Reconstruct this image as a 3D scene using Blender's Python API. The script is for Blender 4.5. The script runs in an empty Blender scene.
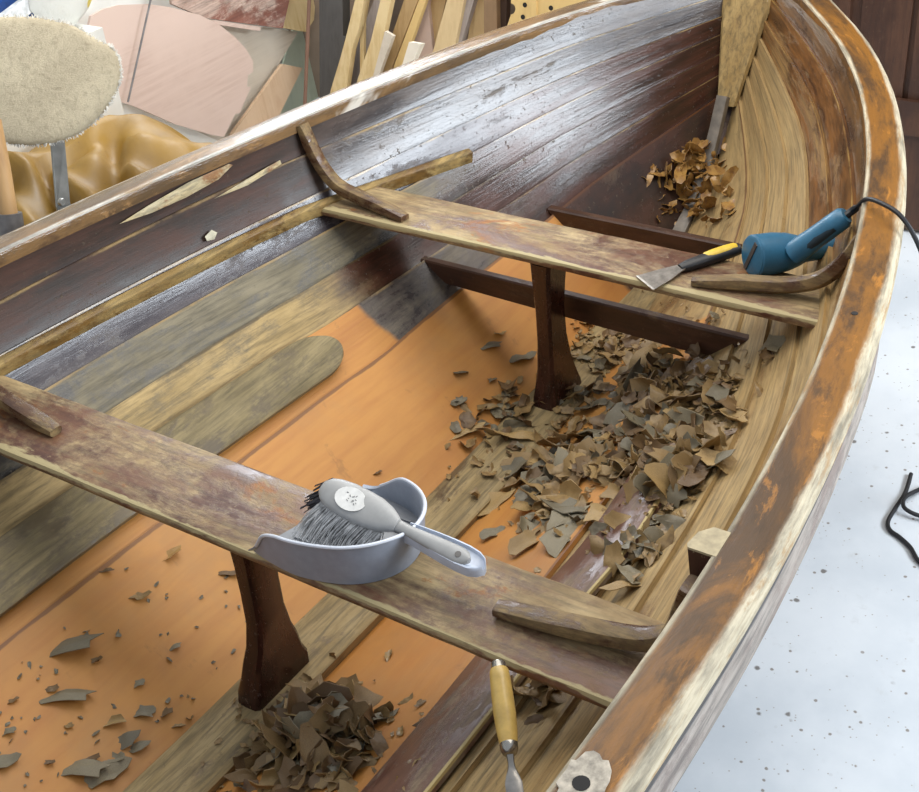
import bpy, bmesh, math, random
from mathutils import Vector, Matrix, noise
R = random.Random(7)
scene = bpy.context.scene
col = scene.collection
V = Vector

# ------------------------------------------------------------------ camera
CAM = V((-1.1332, -1.3698, 1.823))
HD, PT, RL, FPX = 0.6388, 0.6038, -0.105, 1250.09
W, H = 919, 792
_f = V((math.cos(PT)*math.cos(HD), math.cos(PT)*math.sin(HD), -math.sin(PT)))
_r = V((math.sin(HD), -math.cos(HD), 0)); _u = _r.cross(_f)
RIGHT = _r*math.cos(RL) + _u*math.sin(RL); UP = RIGHT.cross(_f); FWD = _f
cam = bpy.data.objects.new('camera', bpy.data.cameras.new('camera'))
col.objects.link(cam)
cam.matrix_world = Matrix(((RIGHT.x, UP.x, -FWD.x, CAM.x), (RIGHT.y, UP.y, -FWD.y, CAM.y), (RIGHT.z, UP.z, -FWD.z, CAM.z), (0, 0, 0, 1)))
cam.data.sensor_width = 36; cam.data.lens = FPX/W*36; cam.data.clip_start = .05
scene.camera = cam

def at(px, py, p0, n):
    """the point of a real plane (p0, n) that is seen at a place in the photograph"""
    d = FWD + RIGHT*((px-W/2)/FPX) - UP*((py-H/2)/FPX)
    n = V(n); t = (V(p0)-CAM).dot(n)/d.dot(n)
    return CAM + d*t

# ------------------------------------------------------------------ tags
def tag(o, label=None, cat=None, group=None, kind=None):
    if label: o['label'] = label
    if cat: o['category'] = cat
    if group: o['group'] = group
    if kind: o['kind'] = kind
    return o
def empty(name, loc=(0, 0, 0), rot=(0, 0, 0)):
    o = bpy.data.objects.new(name, None); col.objects.link(o)
    o.location = loc; o.rotation_euler = rot; o.empty_display_size = .05
    return o

# ------------------------------------------------------------------ mesh builder
class MB:
    def __init__(s): s.v = []; s.f = []; s.uv = []
    def add(s, p): s.v.append(tuple(p)); return len(s.v)-1
    def face(s, idx, uvs=None):
        s.f.append(tuple(idx)); s.uv.append(uvs or [(0, 0)]*len(idx))
    def grid(s, P, UV=None, closed=False):
        """P: rows of points"""
        n = len(P); m = len(P[0]); b = len(s.v)
        for r in P:
            for p in r: s.v.append(tuple(p))
        mm = m if closed else m-1
        for i in range(n-1):
            for j in range(mm):
                k = (j+1) % m
                q = (b+i*m+j, b+(i+1)*m+j, b+(i+1)*m+k, b+i*m+k)
                if UV:
                    u = UV
                    s.face(q, [u[i][j], u[i+1][j], u[i+1][k] if k else (u[i+1][j][0], 1), u[i][k] if k else (u[i][j][0], 1)])
                else: s.face(q)
        return b
    def sweep(s, secs, us=None, caps=True):
        """closed sections; u along, v round"""
        n = len(secs); m = len(secs[0])
        if us is None:
            us = [0]
            for i in range(1, n): us.append(us[-1]+(V(secs[i][0])-V(secs[i-1][0])).length)
        UV = [[(us[i], j/m) for j in range(m)] for i in range(n)]
        b = s.grid(secs, UV, True)
        if caps:
            s.face([b+j for j in range(m)][::-1], [(us[0], j/m) for j in range(m)])
            s.face([b+(n-1)*m+j for j in range(m)], [(us[-1], j/m) for j in range(m)])
    def tube(s, pts, r, n=10, flat=1.0, up=(0, 0, 1)):
        pts = [V(p) for p in pts]; secs = []
        pu = V(up)
        for i, p in enumerate(pts):
            t = (pts[min(i+1, len(pts)-1)]-pts[max(i-1, 0)]).normalized()
            a = t.cross(pu)
            if a.length < 1e-4: a = t.cross(V((1, 0, 0)))
            a.normalize(); b = a.cross(t).normalized(); pu = b
            rr = r[i] if isinstance(r, (list, tuple)) else r
            secs.append([p+a*math.cos(2*math.pi*k/n)*rr+b*math.sin(2*math.pi*k/n)*rr*flat for k in range(n)])
        s.sweep(secs)
    def bar(s, pts, w, h, up=(0, 0, 1), bev=.25):
        """rounded rectangle swept; w,h lists or numbers (h along up)"""
        pts = [V(p) for p in pts]; secs = []
        for i, p in enumerate(pts):
            t = (pts[min(i+1, len(pts)-1)]-pts[max(i-1, 0)]).normalized()
            u = V(up[i] if isinstance(up, list) else up); a = t.cross(u).normalized(); b = a.cross(t).normalized()
            ww = (w[i] if isinstance(w, (list, tuple)) else w)/2; hh = (h[i] if isinstance(h, (list, tuple)) else h)/2
            e = min(ww, hh)*bev; e2 = e*.3
            q = [(-ww, -hh+e), (-ww, hh-e), (-ww+e2, hh-e2), (-ww+e, hh), (ww-e, hh), (ww-e2, hh-e2), (ww, hh-e), (ww, -hh+e), (ww-e, -hh), (-ww+e, -hh)]
            secs.append([p+a*x+b*y for x, y in q])
        s.sweep(secs)
    def prism(s, poly, off):
        """poly: 3-D outline, off: extrusion vector"""
        off = V(off); m = len(poly)
        a = [s.add(p) for p in poly]; b = [s.add(V(p)+off) for p in poly]
        s.face(a); s.face(b[::-1])
        for i in range(m):
            j = (i+1) % m; s.face((a[j], a[i], b[i], b[j]))
    def box(s, lo, hi):
        x0, y0, z0 = lo; x1, y1, z1 = hi
        s.prism([(x0, y0, z0), (x1, y0, z0), (x1, y1, z0), (x0, y1, z0)], (0, 0, z1-z0))
    def lathe(s, prof, p0, axis, n=20):
        """prof: (distance along axis, radius)"""
        axis = V(axis).normalized(); a = axis.cross(V((.13, .31, .94))).normalized(); b = axis.cross(a); p0 = V(p0)
        s.sweep([[p0+axis*d+(a*math.cos(2*math.pi*k/n)+b*math.sin(2*math.pi*k/n))*max(r, 1e-4) for k in range(n)] for d, r in prof])
    def build(s, name, m, parent=None, smooth=True, ang=38, recalc=True):
        me = bpy.data.meshes.new(name); me.from_pydata(s.v, [], s.f); 
        uvl = me.uv_layers.new(name='UVMap')
        k = 0
        for f in s.uv:
            for c in f: uvl.data[k].uv = c; k += 1
        if recalc:
            bm = bmesh.new(); bm.from_mesh(me); bmesh.ops.recalc_face_normals(bm, faces=bm.faces); bm.to_mesh(me); bm.free()
        if smooth:
            for p in me.polygons: p.use_smooth = True
            me.set_sharp_from_angle(angle=math.radians(ang))
        if m: me.materials.append(m)
        o = bpy.data.objects.new(name, me); col.objects.link(o)
        if parent: o.parent = parent
        return o

# ------------------------------------------------------------------ materials
def lin(c):
    out = []
    for x in c[:3]:
        x /= 255.
        out.append(x/12.92 if x <= .04045 else ((x+.055)/1.055)**2.4)
    return tuple(out)+(1,)
class NB:
    def __init__(s, name):
        s.m = bpy.data.materials.new(name); s.m.use_nodes = True
        s.t = s.m.node_tree; s.n = s.t.nodes; s.l = s.t.links
        s.bsdf = s.n['Principled BSDF']; s.tc = s.n.new('ShaderNodeTexCoord'); s.base = None
    def set(s, sock, v):
        if hasattr(v, 'links') or isinstance(v, bpy.types.NodeSocket): s.l.new(v, sock)
        else:
            if sock.type == 'RGBA' and len(v) == 3: v = lin(v)
            sock.default_value = v
    def obj(s): return s.tc.outputs['Object']
    def along(s, width, seed=0.):
        """texture space that follows the plank: metres along, metres across"""
        u = s.uv(); n = s.n.new('ShaderNodeCombineXYZ'); s.l.new(u[0], n.inputs[0]); s.l.new(s.math('MULTIPLY', u[1], width), n.inputs[1]); n.inputs[2].default_value = seed
        s.base = n.outputs[0]
    def uv(s):
        n = s.n.new('ShaderNodeSeparateXYZ'); s.l.new(s.tc.outputs['UV'], n.inputs[0]); return n.outputs
    def sep(s):
        n = s.n.new('ShaderNodeSeparateXYZ'); s.l.new(s.obj(), n.inputs[0]); return n.outputs
    def mapping(s, scale=(1, 1, 1), rot=(0, 0, 0), loc=(0, 0, 0), vec=None):
        n = s.n.new('ShaderNodeMapping'); s.l.new(vec or s.base or s.obj(), n.inputs[0])
        n.inputs['Scale'].default_value = scale; n.inputs['Rotation'].default_value = rot; n.inputs['Location'].default_value = loc
        return n.outputs[0]
    def noise(s, vec, scale, detail=5, rough=.6, dist=0):
        n = s.n.new('ShaderNodeTexNoise'); s.l.new(vec, n.inputs['Vector'])
        n.inputs['Scale'].default_value = scale; n.inputs['Detail'].default_value = detail; n.inputs['Roughness'].default_value = rough; n.inputs['Distortion'].default_value = dist
        return n.outputs[0]
    def vor(s, vec, scale, rnd=1):
        n = s.n.new('ShaderNodeTexVoronoi'); s.l.new(vec, n.inputs['Vector']); n.inputs['Scale'].default_value = scale; n.inputs['Randomness'].default_value = rnd
        return n.outputs['Distance'], n.outputs['Color']
    def ramp(s, fac, stops, interp='LINEAR'):
        n = s.n.new('ShaderNodeValToRGB'); s.l.new(fac, n.inputs[0]); e = n.color_ramp.elements; n.color_ramp.interpolation = interp
        while len(e) < len(stops): e.new(.5)
        for i, (p, c) in enumerate(stops):
            e[i].position = p; e[i].color = lin(c) if isinstance(c, tuple) else (c, c, c, 1)
        return n.outputs[0]
    def mix(s, fac, a, b, mode='MIX'):
        n = s.n.new('ShaderNodeMix'); n.data_type = 'RGBA'; n.blend_type = mode; n.clamp_factor = True
        s.set(n.inputs['Factor'], fac); s.set(n.inputs['A'] if False else n.inputs[6], a); s.set(n.inputs[7], b)
        return n.outputs[2]
    def math(s, op, a, b=0, c=0):
        n = s.n.new('ShaderNodeMath'); n.operation = op
        for i, v in enumerate((a, b, c)):
            if isinstance(v, bpy.types.NodeSocket): s.l.new(v, n.inputs[i])
            else: n.inputs[i].default_value = v
        return n.outputs[0]
    def smooth(s, v, a, b):
        n = s.n.new('ShaderNodeMapRange'); n.interpolation_type = 'SMOOTHSTEP'; s.l.new(v, n.inputs[0])
        n.inputs[1].default_value = a; n.inputs[2].default_value = b
        return n.outputs[0]
    def done(s, color, rough=.6, bump=None, bs=.3, bd=.004, metal=0, spec=.5, coat=None):
        b = s.bsdf; s.set(b.inputs['Base Color'], color); s.set(b.inputs['Roughness'], rough); s.set(b.inputs['Metallic'], metal)
        s.set(b.inputs['Specular IOR Level'], spec)
        if coat is not None:
            s.set(b.inputs['Coat Weight'], coat); b.inputs['Coat Roughness'].default_value = .12
        if bump is not None:
            n = s.n.new('ShaderNodeBump'); n.inputs['Strength'].default_value = bs; n.inputs['Distance'].default_value = bd
            s.l.new(bump, n.inputs['Height']); s.l.new(n.outputs[0], b.inputs['Normal'])
        return s.m

def plain(name, c, rough=.5, metal=0, var=.12, scale=30, bump=.1, spec=.5):
    b = NB(name); n = b.noise(b.obj(), scale, 4)
    dark = tuple(x*(1-var*1.6) for x in c); lite = tuple(min(255, x*(1+var)) for x in c)
    return b.done(b.ramp(n, [(.3, dark), (.7, lite)]), rough, n, bump, .002, metal, spec)

AX = {'x': (.22, 1, 1), 'y': (1, .22, 1), 'z': (1, 1, .22)}
def worn(b, axis, dark, dark2, bare, bare2, cover=.5, scale=7, soft=.05, gloss=.3, seed=0., grain=90, tint=None, st=.36):
    """worn varnish over bare wood: returns colour, roughness, height"""
    st = tuple(st if q < 1 else 1 for q in AX[axis])
    m = b.mapping(st, loc=(seed*3.1, seed*1.7, seed))
    n1 = b.noise(m, scale, 10, .74, .35)
    n2 = b.noise(m, scale*2.6, 6, .65)
    iso = b.noise(b.base or b.obj(), 34, 6, .75)
    gm = b.mapping(tuple(x*(.22 if x < 1 else 1) for x in st), loc=(seed, 0, 0))
    g = b.noise(gm, grain, 5, .7, .4)
    n1 = b.math('ADD', b.math('MULTIPLY', n1, .80), b.math('MULTIPLY', iso, .20))
    mask = b.smooth(n1, cover-soft, cover+soft)
    fleck = b.smooth(b.noise(b.obj(), 75, 4, .75), .62, .70)
    mask = b.math('MAXIMUM', mask, b.math('MULTIPLY', fleck, .6))
    pit = b.smooth(b.noise(b.obj(), 48, 5, .75, .5), .60, .70)
    d = b.mix(b.smooth(n2, .35, .65), dark, dark2)
    w = b.mix(b.smooth(n2, .3, .7), bare, bare2)
    w = b.mix(b.smooth(g, .35, .75), w, tuple(x*.62 for x in bare))
    d = b.mix(b.math('MULTIPLY', b.smooth(g, .4, .8), .5), d, tuple(x*.6 for x in dark))
    if tint:
        n3 = b.noise(m, scale*1.3, 6, .7, .6)
        w = b.mix(b.smooth(n3, .56, .64), w, tint)
    w = b.mix(b.math('MULTIPLY', pit, .45), w, tuple(x*.55 for x in bare))
    c = b.mix(mask, d, w)
    rg = b.math('MULTIPLY_ADD', mask, .72-gloss, gloss)
    rg = b.math('MULTIPLY_ADD', b.math('SUBTRACT', n2, .5), .45, rg)
    hgt = b.math('ADD', b.math('MULTIPLY', b.math('SUBTRACT', 1, mask), .5), b.math('MULTIPLY', g, .35))
    return c, rg, hgt, mask

def worn_mat(name, axis, *a, edge=None, edgecol=(176, 160, 118), bs=.35, **k):
    b = NB(name); c, r, h, mk = worn(b, axis, *a, **k)
    if edge:
        v = b.uv()[1]
        n = b.noise(b.mapping(AX[axis]), 14, 5, .7)
        for lo, hi, wob in edge:
            mid = (lo+hi)/2; half = (hi-lo)/2
            d = b.math('ABSOLUTE', b.math('SUBTRACT', v, mid))
            d = b.math('MULTIPLY_ADD', b.math('SUBTRACT', n, .5), wob, d)
            e = b.math('SUBTRACT', 1, b.smooth(d, half*.7, half*1.15))
            c = b.mix(e, c, edgecol); r = b.math('MAXIMUM', r, b.math('MULTIPLY', e, .62))
    return b.done(c, r, h, bs)

# ------------------------------------------------------------------ hull shape (metres; x to the bow, y to port, z up)
GX = [-1.35, -.9, -.5, -.25, 0, .25, .5, .75, 1, 1.25, 1.5, 1.75, 2, 2.2, 2.3, 2.385, 2.43]
GY = [.80, .862, .878, .883, .882, .869, .845, .809, .761, .70, .622, .518, .371, .207, .115, .038, .004]
GZ = [.69, .669, .657, .649, .641, .633, .626, .622, .621, .624, .632, .647, .668, .691, .705, .717, .722]
KX = [-1.35, -.8, -.4, 0, .4, .8, 1.1, 1.4, 1.6, 1.8, 1.97, 2.095, 2.205, 2.29, 2.37, 2.415, 2.43]
KZ = [.06, .035, .015, 0, -.012, -.02, -.02, -.008, .012, .05, .115, .21, .36, .50, .655, .70, .712]
def interp(x, xs, ys):
    n = len(xs)
    if x <= xs[0]: return ys[0]+(x-xs[0])*(ys[1]-ys[0])/(xs[1]-xs[0])
    if x >= xs[-1]: return ys[-1]+(x-xs[-1])*(ys[-1]-ys[-2])/(xs[-1]-xs[-2])
    i = max(j for j in range(n-1) if xs[j] <= x)
    def m(j):
        if j == 0: return (ys[1]-ys[0])/(xs[1]-xs[0])
        if j == n-1: return (ys[-1]-ys[-2])/(xs[-1]-xs[-2])
        return (ys[j+1]-ys[j-1])/(xs[j+1]-xs[j-1])
    h = xs[i+1]-xs[i]; t = (x-xs[i])/h
    return (2*t**3-3*t*t+1)*ys[i]+(t**3-2*t*t+t)*h*m(i)+(3*t*t-2*t**3)*ys[i+1]+(t**3-t*t)*h*m(i+1)
def lerp1(x, xs, ys):
    if x <= xs[0]: return ys[0]
    for i in range(len(xs)-1):
        if x <= xs[i+1]: return ys[i]+(ys[i+1]-ys[i])*(x-xs[i])/(xs[i+1]-xs[i])
    return ys[-1]
def ss(a, b, x):
    t = min(1, max(0, (x-a)/(b-a))); return t*t*(3-2*t)
def gun(x): return interp(x, GX, GY), interp(x, GX, GZ)
def keel(x): return interp(x, KX, KZ)
def sec(x, u):
    gy, gz = gun(x); k = keel(x); w = ss(.7, 2.1, x); hz = gz-k
    L = lambda a, b: a+(b-a)*w
    dr = .06*(1-ss(1.4, 1.9, x))
    P = ((0, k-dr), (gy*L(.70, .36), k+hz*L(.345, .28)+dr*.8), (gy*L(.977, .76), k+hz*L(.44, .62)), (gy, gz))
    b = ((1-u)**3, 3*u*(1-u)**2, 3*u*u*(1-u), u**3)
    return sum(b[i]*P[i][0] for i in range(4)), sum(b[i]*P[i][1] for i in range(4))
def hull_z(x, y):
    y = abs(y); lo, hi = 0., 1.
    x = min(x, 2.2)
    for _ in range(22):
        m = (lo+hi)/2
        if sec(x, m)[0] < y: lo = m
        else: hi = m
    return sec(x, lo)[1]
# lap lines: the height parameter of each strake's upper edge, aft -> bow, and where each meets the stem
LU = [(0, 0, 0), (.262, .272, .385), (.392, .40, .488), (.50, .513, .588), (.632, .645, .685), (.772, .775, .778), (.893, .905, .883), (1, 1, 1)]
LZ = [.20, .395, .455, .51, .56, .605, .66, .715]
def lap_u(c, x):
    i = min(int(c), 6); t = c-i
    f = lambda q: lerp1(x, [.2, .9, 1.75, 3], [q[0], q[1], q[2], q[2]])
    return f(LU[i])*(1-t)+f(LU[i+1])*t
def stem_x(z):
    lo, hi = 1.7, 2.43
    for _ in range(30):
        m = (lo+hi)/2
        if keel(m) < z: lo = m
        else: hi = m
    return lo
def hull(c, s, xa=-1.3):
    i = min(int(c), 6); t = c-i
    ze = LZ[i]*(1-t)+LZ[i+1]*t; xe = stem_x(ze) if c < 6.99 else 2.425
    x = xa+s*(xe-xa); xb = 1.8
    if x <= xb or c >= 6.99:
        y, z = sec(x, lap_u(c, x)); return V((x, y, z))
    y0, z0 = sec(xb, lap_u(c, xb)); y9, z9 = sec(xb-.02, lap_u(c, xb-.02))
    L = xe-xb; q = (x-xb)/L
    my, mz = (y0-y9)/.02*L, (z0-z9)/.02*L
    ye = .010; ny, nz = (ye-y0)*1.1, (ze-z0)*1.1
    h = (2*q**3-3*q*q+1, q**3-2*q*q+q, 3*q*q-2*q**3, q**3-q*q)
    return V((x, h[0]*y0+h[1]*my+h[2]*ye+h[3]*ny, h[0]*z0+h[1]*mz+h[2]*ze+h[3]*nz))

NS = 46
SS = [i/NS for i in range(NS+1)]
SS = sorted(set(SS+[.93, .95, .97, .985, .99]))
def strake(i, side, mat, name='strake'):
    mb = MB(); th = .010; vs = [-.10, .0, .25, .5, .75, .97, 1.0]
    inn, out, UV = [], [], []
    for s in SS:
        ri, ro, ru = [], [], []
        for v in vs:
            c = min(7, max(0, i+v)); p = hull(c, s)
            e = 1e-3
            dc = hull(min(7, c+e), s)-hull(max(0, c-e), s); ds = hull(c, min(1, s+e))-hull(c, max(0, s-e))
            n = dc.cross(ds)
            n = n.normalized() if n.length > 1e-9 else V((0, -1, 0))
            if n.y > 0 and abs(n.y) > abs(n.z): n = -n
            if n.z < 0 and abs(n.z) > abs(n.y): n = -n
            off = -(1-max(0, v))*.011 if i else 0
            tk = th+lerp1(c, [0, 2, 3, 4, 5, 6, 7], [0, 0, .022, .056, .072, .066, .040])*(1-ss(.7, 1.7, p.x))
            a = p+n*off; bb = a-n*tk
            a.y = max(a.y, .002); bb.y = max(bb.y, .001)
            ri.append((a.x, a.y*side, a.z)); ro.append((bb.x, bb.y*side, bb.z)); ru.append((s*3.5, max(0, v)))
        inn.append(ri+ro[::-1]); UV.append(ru+[(u, .5) for u, _ in ru])
    mb.sweep(inn, [s*3.5 for s in SS])
    # true uv across the plank
    m = len(vs)*2; vv = [max(0, v) for v in vs]+[0.5]*len(vs)
    k = 0
    for r in range(len(SS)-1):
        for j in range(m):
            q = (j+1) % m
            mb.uv[k] = [(SS[r]*3.5, vv[j]), (SS[r+1]*3.5, vv[j]), (SS[r+1]*3.5, vv[q]), (SS[r]*3.5, vv[q])]; k += 1
    o = mb.build(name, mat, boat, ang=30); o.data.materials.append(M_HULL_OUT)
    for k, pl in enumerate(o.data.polygons):
        if len(pl.vertices) == 4 and k < (len(SS)-1)*m and len(vs) <= k % m < m-1: pl.material_index = 1
    return o

# ------------------------------------------------------------------ boat materials
ORANGE = (198, 140, 68); ORANGE2 = (170, 112, 50)
def orange_sockets(b):
    m = b.mapping((.25, 1, 1)); n = b.noise(m, 5, 6, .6, .3)
    g = b.noise(b.mapping((.03, 1, 1)), 120, 4, .6, .3)
    c = b.mix(b.smooth(n, .3, .7), ORANGE2, ORANGE)
    c = b.mix(b.math('MULTIPLY', b.smooth(g, .35, .75), .35), c, (160, 92, 42))
    du = b.smooth(b.noise(b.obj(), 3.2, 5, .65), .45, .72)
    c = b.mix(b.math('MULTIPLY', du, .45), c, (158, 120, 76))
    st = b.smooth(b.noise(b.mapping((.6, 1, 1)), 22, 6, .7), .60, .70)
    c = b.mix(b.math('MULTIPLY', st, .35), c, (110, 75, 45))
    r = b.math('MULTIPLY_ADD', n, .2, .42)
    return c, r, g
def strake_mat(name, aft, bow=None, xs=(1.0, 1.3), edge=True, edgecol=(150, 125, 82), oran=None, seed=0., gloss=.25, bowgloss=.2):
    """aft, bow: (dark, dark2, bare, bare2, cover); oran: x up to which the plank is bare new plywood"""
    b = NB(name); b.along(.11, seed)
    c, r, h, mk = worn(b, 'x', *aft[:4], cover=aft[4], scale=6, gloss=gloss, seed=seed, soft=.07)
    x = b.sep()[0]
    wob = b.noise(b.obj(), 9, 4, .6)
    xw = b.math('MULTIPLY_ADD', b.math('SUBTRACT', wob, .5), .35, x)
    if bow:
        c2, r2, h2, mk2 = worn(b, 'x', *bow[:4], cover=bow[4], scale=7, gloss=bowgloss, seed=seed+2.3, soft=.06)
        f = b.smooth(xw, *xs)
        c = b.mix(f, c, c2); r = b.mix(f, r, r2); h = b.mix(f, h, h2)
    if oran is not None:
        c3, r3, h3 = orange_sockets(b)
        xo = b.math('MULTIPLY_ADD', b.math('SUBTRACT', wob, .5), .04, x)
        f = b.smooth(xo, oran-.01, oran+.01)
        c = b.mix(f, c3, c); r = b.mix(f, r3, r); h = b.mix(f, h3, h)
    if edge:
        v = b.uv()[1]; n = b.noise(b.mapping((.3, 1, 1)), 20, 5, .7)
        d = b.math('MULTIPLY_ADD', b.math('SUBTRACT', n, .5), .14, v)
        e = b.smooth(d, .93, .975)
        if oran is not None: e = b.math('MULTIPLY', e, b.smooth(x, oran, oran+.05))
        c = b.mix(b.math('MULTIPLY', e, b.smooth(b.noise(b.obj(), 6, 5, .7), .35, .62)), c, edgecol)
    if oran is not None and not edge:
        e = b.smooth(b.math('MULTIPLY_ADD', b.math('SUBTRACT', wob, .5), .03, b.uv()[1]), .972, .982)
        c = b.mix(b.math('MULTIPLY', e, .75), c, (98, 60, 32))
    return b.done(c, r, h, .35)

DK = ((50, 40, 34), (74, 48, 37), (120, 104, 80), (96, 82, 64))
DKB = ((64, 60, 60), (88, 78, 72), (130, 118, 98), (104, 96, 86))
TAN = ((112, 82, 46), (132, 98, 56), (184, 156, 106), (168, 138, 90))
BOWP = ((54, 38, 30), (80, 48, 36), (112, 96, 78), (90, 74, 60))
PORT = [
    strake_mat('port_garboard', DK+(.62,), None, oran=1.62, edge=False, seed=.1),
    strake_mat('port_bottom_strake', DKB+(.5,), BOWP+(.70,), (1.3, 1.6), oran=.97, seed=.5),
    strake_mat('port_tan_strake', ((92, 84, 66), (112, 98, 72), (180, 154, 104), (158, 134, 88), .44), BOWP+(.68,), (.85, 1.1), edgecol=(90, 76, 52), seed=1.1, gloss=.45),
    strake_mat('port_grey_strake', ((72, 70, 68), (92, 88, 80), (132, 122, 98), (112, 104, 84), .5), BOWP+(.70,), (1.3, 1.6), seed=1.7, gloss=.3),
    strake_mat('port_dark_strake', ((62, 56, 60), (78, 70, 72), (120, 112, 104), (100, 92, 86), .6), BOWP+(.70,), (1.5, 1.8), seed=2.2, gloss=.26),
    strake_mat('port_upper_strake', DK+(.64,), DKB+(.62,), (1.0, 1.3), seed=3.3, gloss=.5, bowgloss=.2),
    strake_mat('port_top_strake', DK+(.66,), DKB+(.66,), (1.0, 1.3), seed=4.1, edge=True, gloss=.5, bowgloss=.2),
]
STB_DK = ((70, 44, 26), (132, 86, 38), (160, 122, 66), (128, 92, 50))
STAR = [
    strake_mat('starboard_garboard', TAN+(.42,), None, oran=1.35, edge=False, seed=5.1),
    strake_mat('starboard_bottom_strake', TAN+(.40,), TAN+(.27,), (1.2, 1.5), oran=-3, seed=5.7, gloss=.5, bowgloss=.5),
    strake_mat('starboard_lower_strake', TAN+(.42,), TAN+(.28,), (1.2, 1.5), seed=6.1, gloss=.5, bowgloss=.5),
    strake_mat('starboard_middle_strake', TAN+(.42,), TAN+(.30,), (1.2, 1.5), seed=6.6, gloss=.5, bowgloss=.5),
    strake_mat('starboard_shoulder_strake', TAN+(.45,), STB_DK+(.53,), (1.2, 1.5), edgecol=(158, 122, 66), seed=7.2, gloss=.42, bowgloss=.36),
    strake_mat('starboard_upper_strake', TAN+(.5,), STB_DK+(.55,), (1.1, 1.4), edgecol=(168, 134, 76), seed=7.9, gloss=.4, bowgloss=.33),
    strake_mat('starboard_top_strake', ((92, 78, 62), (110, 90, 70), (150, 136, 112), (130, 116, 96), .52), ((74, 56, 44), (120, 84, 44), (140, 116, 84), (110, 92, 76), .52), (1.1, 1.4), edge=False, seed=8.5, gloss=.35, bowgloss=.3),
]
M_THWART = worn_mat('worn_thwart', 'y', (82, 50, 38), (112, 76, 54), (186, 162, 118), (142, 118, 82), cover=.495, scale=7.5, gloss=.36, tint=(158, 104, 52), seed=.7, grain=80, soft=.09, st=.45,
                    edge=[(.63, .75, .40)], edgecol=(172, 156, 114))
M_KNEE = worn_mat('worn_knee', 'y', (74, 50, 36), (98, 70, 46), (150, 126, 84), (124, 100, 66), cover=.5, scale=14, gloss=.28, seed=3.7)
M_POST = worn_mat('varnished_post', 'z', (44, 24, 20), (64, 34, 26), (120, 106, 92), (96, 76, 62), cover=.66, scale=9, gloss=.25, seed=2.)
M_BEAM = worn_mat('dark_beam', 'y', (66, 44, 32), (84, 56, 40), (124, 98, 68), (104, 82, 58), cover=.60, scale=8, gloss=.38, seed=5.)
M_KEELSON = worn_mat('worn_keelson', 'x', (92, 74, 52), (112, 92, 62), (168, 146, 102), (144, 122, 80), cover=.43, scale=8, gloss=.42, seed=1.3)
M_BOARD_L = worn_mat('olive_board', 'x', (92, 80, 60), (112, 98, 70), (146, 130, 92), (128, 114, 80), cover=.5, scale=8, gloss=.45, seed=8.)
M_BOARD_R = worn_mat('reddish_board', 'x', (92, 62, 52), (110, 78, 62), (142, 122, 98), (122, 104, 82), cover=.52, scale=9, gloss=.36, seed=9., edge=[(.64, .78, .03)], edgecol=(184, 164, 112))
M_RISER = worn_mat('ochre_riser', 'x', (84, 62, 34), (120, 90, 44), (168, 142, 88), (140, 112, 62), cover=.5, scale=8, gloss=.33, seed=4.)
M_APRON = worn_mat('scraped_apron', 'z', (110, 82, 48), (130, 100, 58), (182, 154, 100), (160, 130, 78), cover=.36, scale=6, gloss=.5, seed=6.)
M_STEMFOOT = plain('grey_stem_foot', (112, 104, 94), .5, 0, .15, 20)

def gunwale_mat(name, dark, dark2, orange, edgec, cover, seed, gl=.34, spec=.5):
    b = NB(name); b.along(.24, seed)
    m = b.mapping((.28, 1, 1), loc=(seed, 0, 0))
    n1 = b.noise(m, 9, 8, .7, .5); n2 = b.noise(m, 26, 6, .7); g = b.noise(b.mapping((.04, 1, 1)), 130, 4, .6)
    c = b.mix(b.smooth(n1, .40, .58), dark, orange)
    c = b.mix(b.math('MULTIPLY', b.smooth(b.noise(m, 22, 7, .75, .6), .56, .64), .6), c, tuple(min(255, x*1.35) for x in orange))
    c = b.mix(b.math('MULTIPLY', b.smooth(n2, .5, .65), .8), c, dark2)
    n4 = b.noise(m, 5, 6, .65, .3)
    c = b.mix(b.smooth(n4, cover, cover+.06), c, edgec)
    v = b.uv()[1]
    nw = b.noise(b.mapping((.35, 1, 1)), 12, 6, .75)
    vw = b.math('MULTIPLY_ADD', b.math('SUBTRACT', nw, .5), .16, v)
    v1 = b.math('MULTIPLY_ADD', b.math('SUBTRACT', nw, .5), .08, v)
    e1 = b.math('SUBTRACT', 1, b.smooth(v1, .11, .17)); e2 = b.smooth(vw, .39, .46)
    e3 = b.math('SUBTRACT', 1, b.smooth(v, .70, .74))
    e2 = b.math('MULTIPLY', e2, e3)
    ec = b.mix(b.smooth(n2, .35, .7), edgec, tuple(x*.62 for x in edgec))
    ec = b.mix(b.math('MULTIPLY', b.smooth(g, .45, .8), .5), ec, (120, 104, 78))
    e = b.math('MAXIMUM', e1, e2)
    nb_ = b.noise(m, 16, 7, .75, .4); ec = b.mix(b.math('MULTIPLY', b.smooth(nb_, .52, .62), .75), ec, (150, 118, 76))
    c = b.mix(e, c, ec)
    r = b.math('MULTIPLY_ADD', e, .22, gl); r = b.math('MULTIPLY_ADD', b.math('SUBTRACT', n2, .5), .3, r)
    return b.done(c, r, b.math('ADD', n2, b.math('MULTIPLY', g, .5)), .5, .005, 0, spec)
M_GUN_R = gunwale_mat('worn_starboard_gunwale', (78, 56, 34), (66, 48, 30), (126, 84, 34), (190, 178, 152), .64, 1., gl=.42, spec=.32)
M_GUN_L = gunwale_mat('worn_glare_port_gunwale', (96, 78, 58), (84, 64, 48), (126, 98, 66), (206, 200, 188), .56, 4., gl=.10)  # whiter, wider bare patches also paint in the window glare on this rail
M_OUTER = plain('dark_rub_strip', (72, 68, 66), .5, 0, .15, 20)
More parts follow.
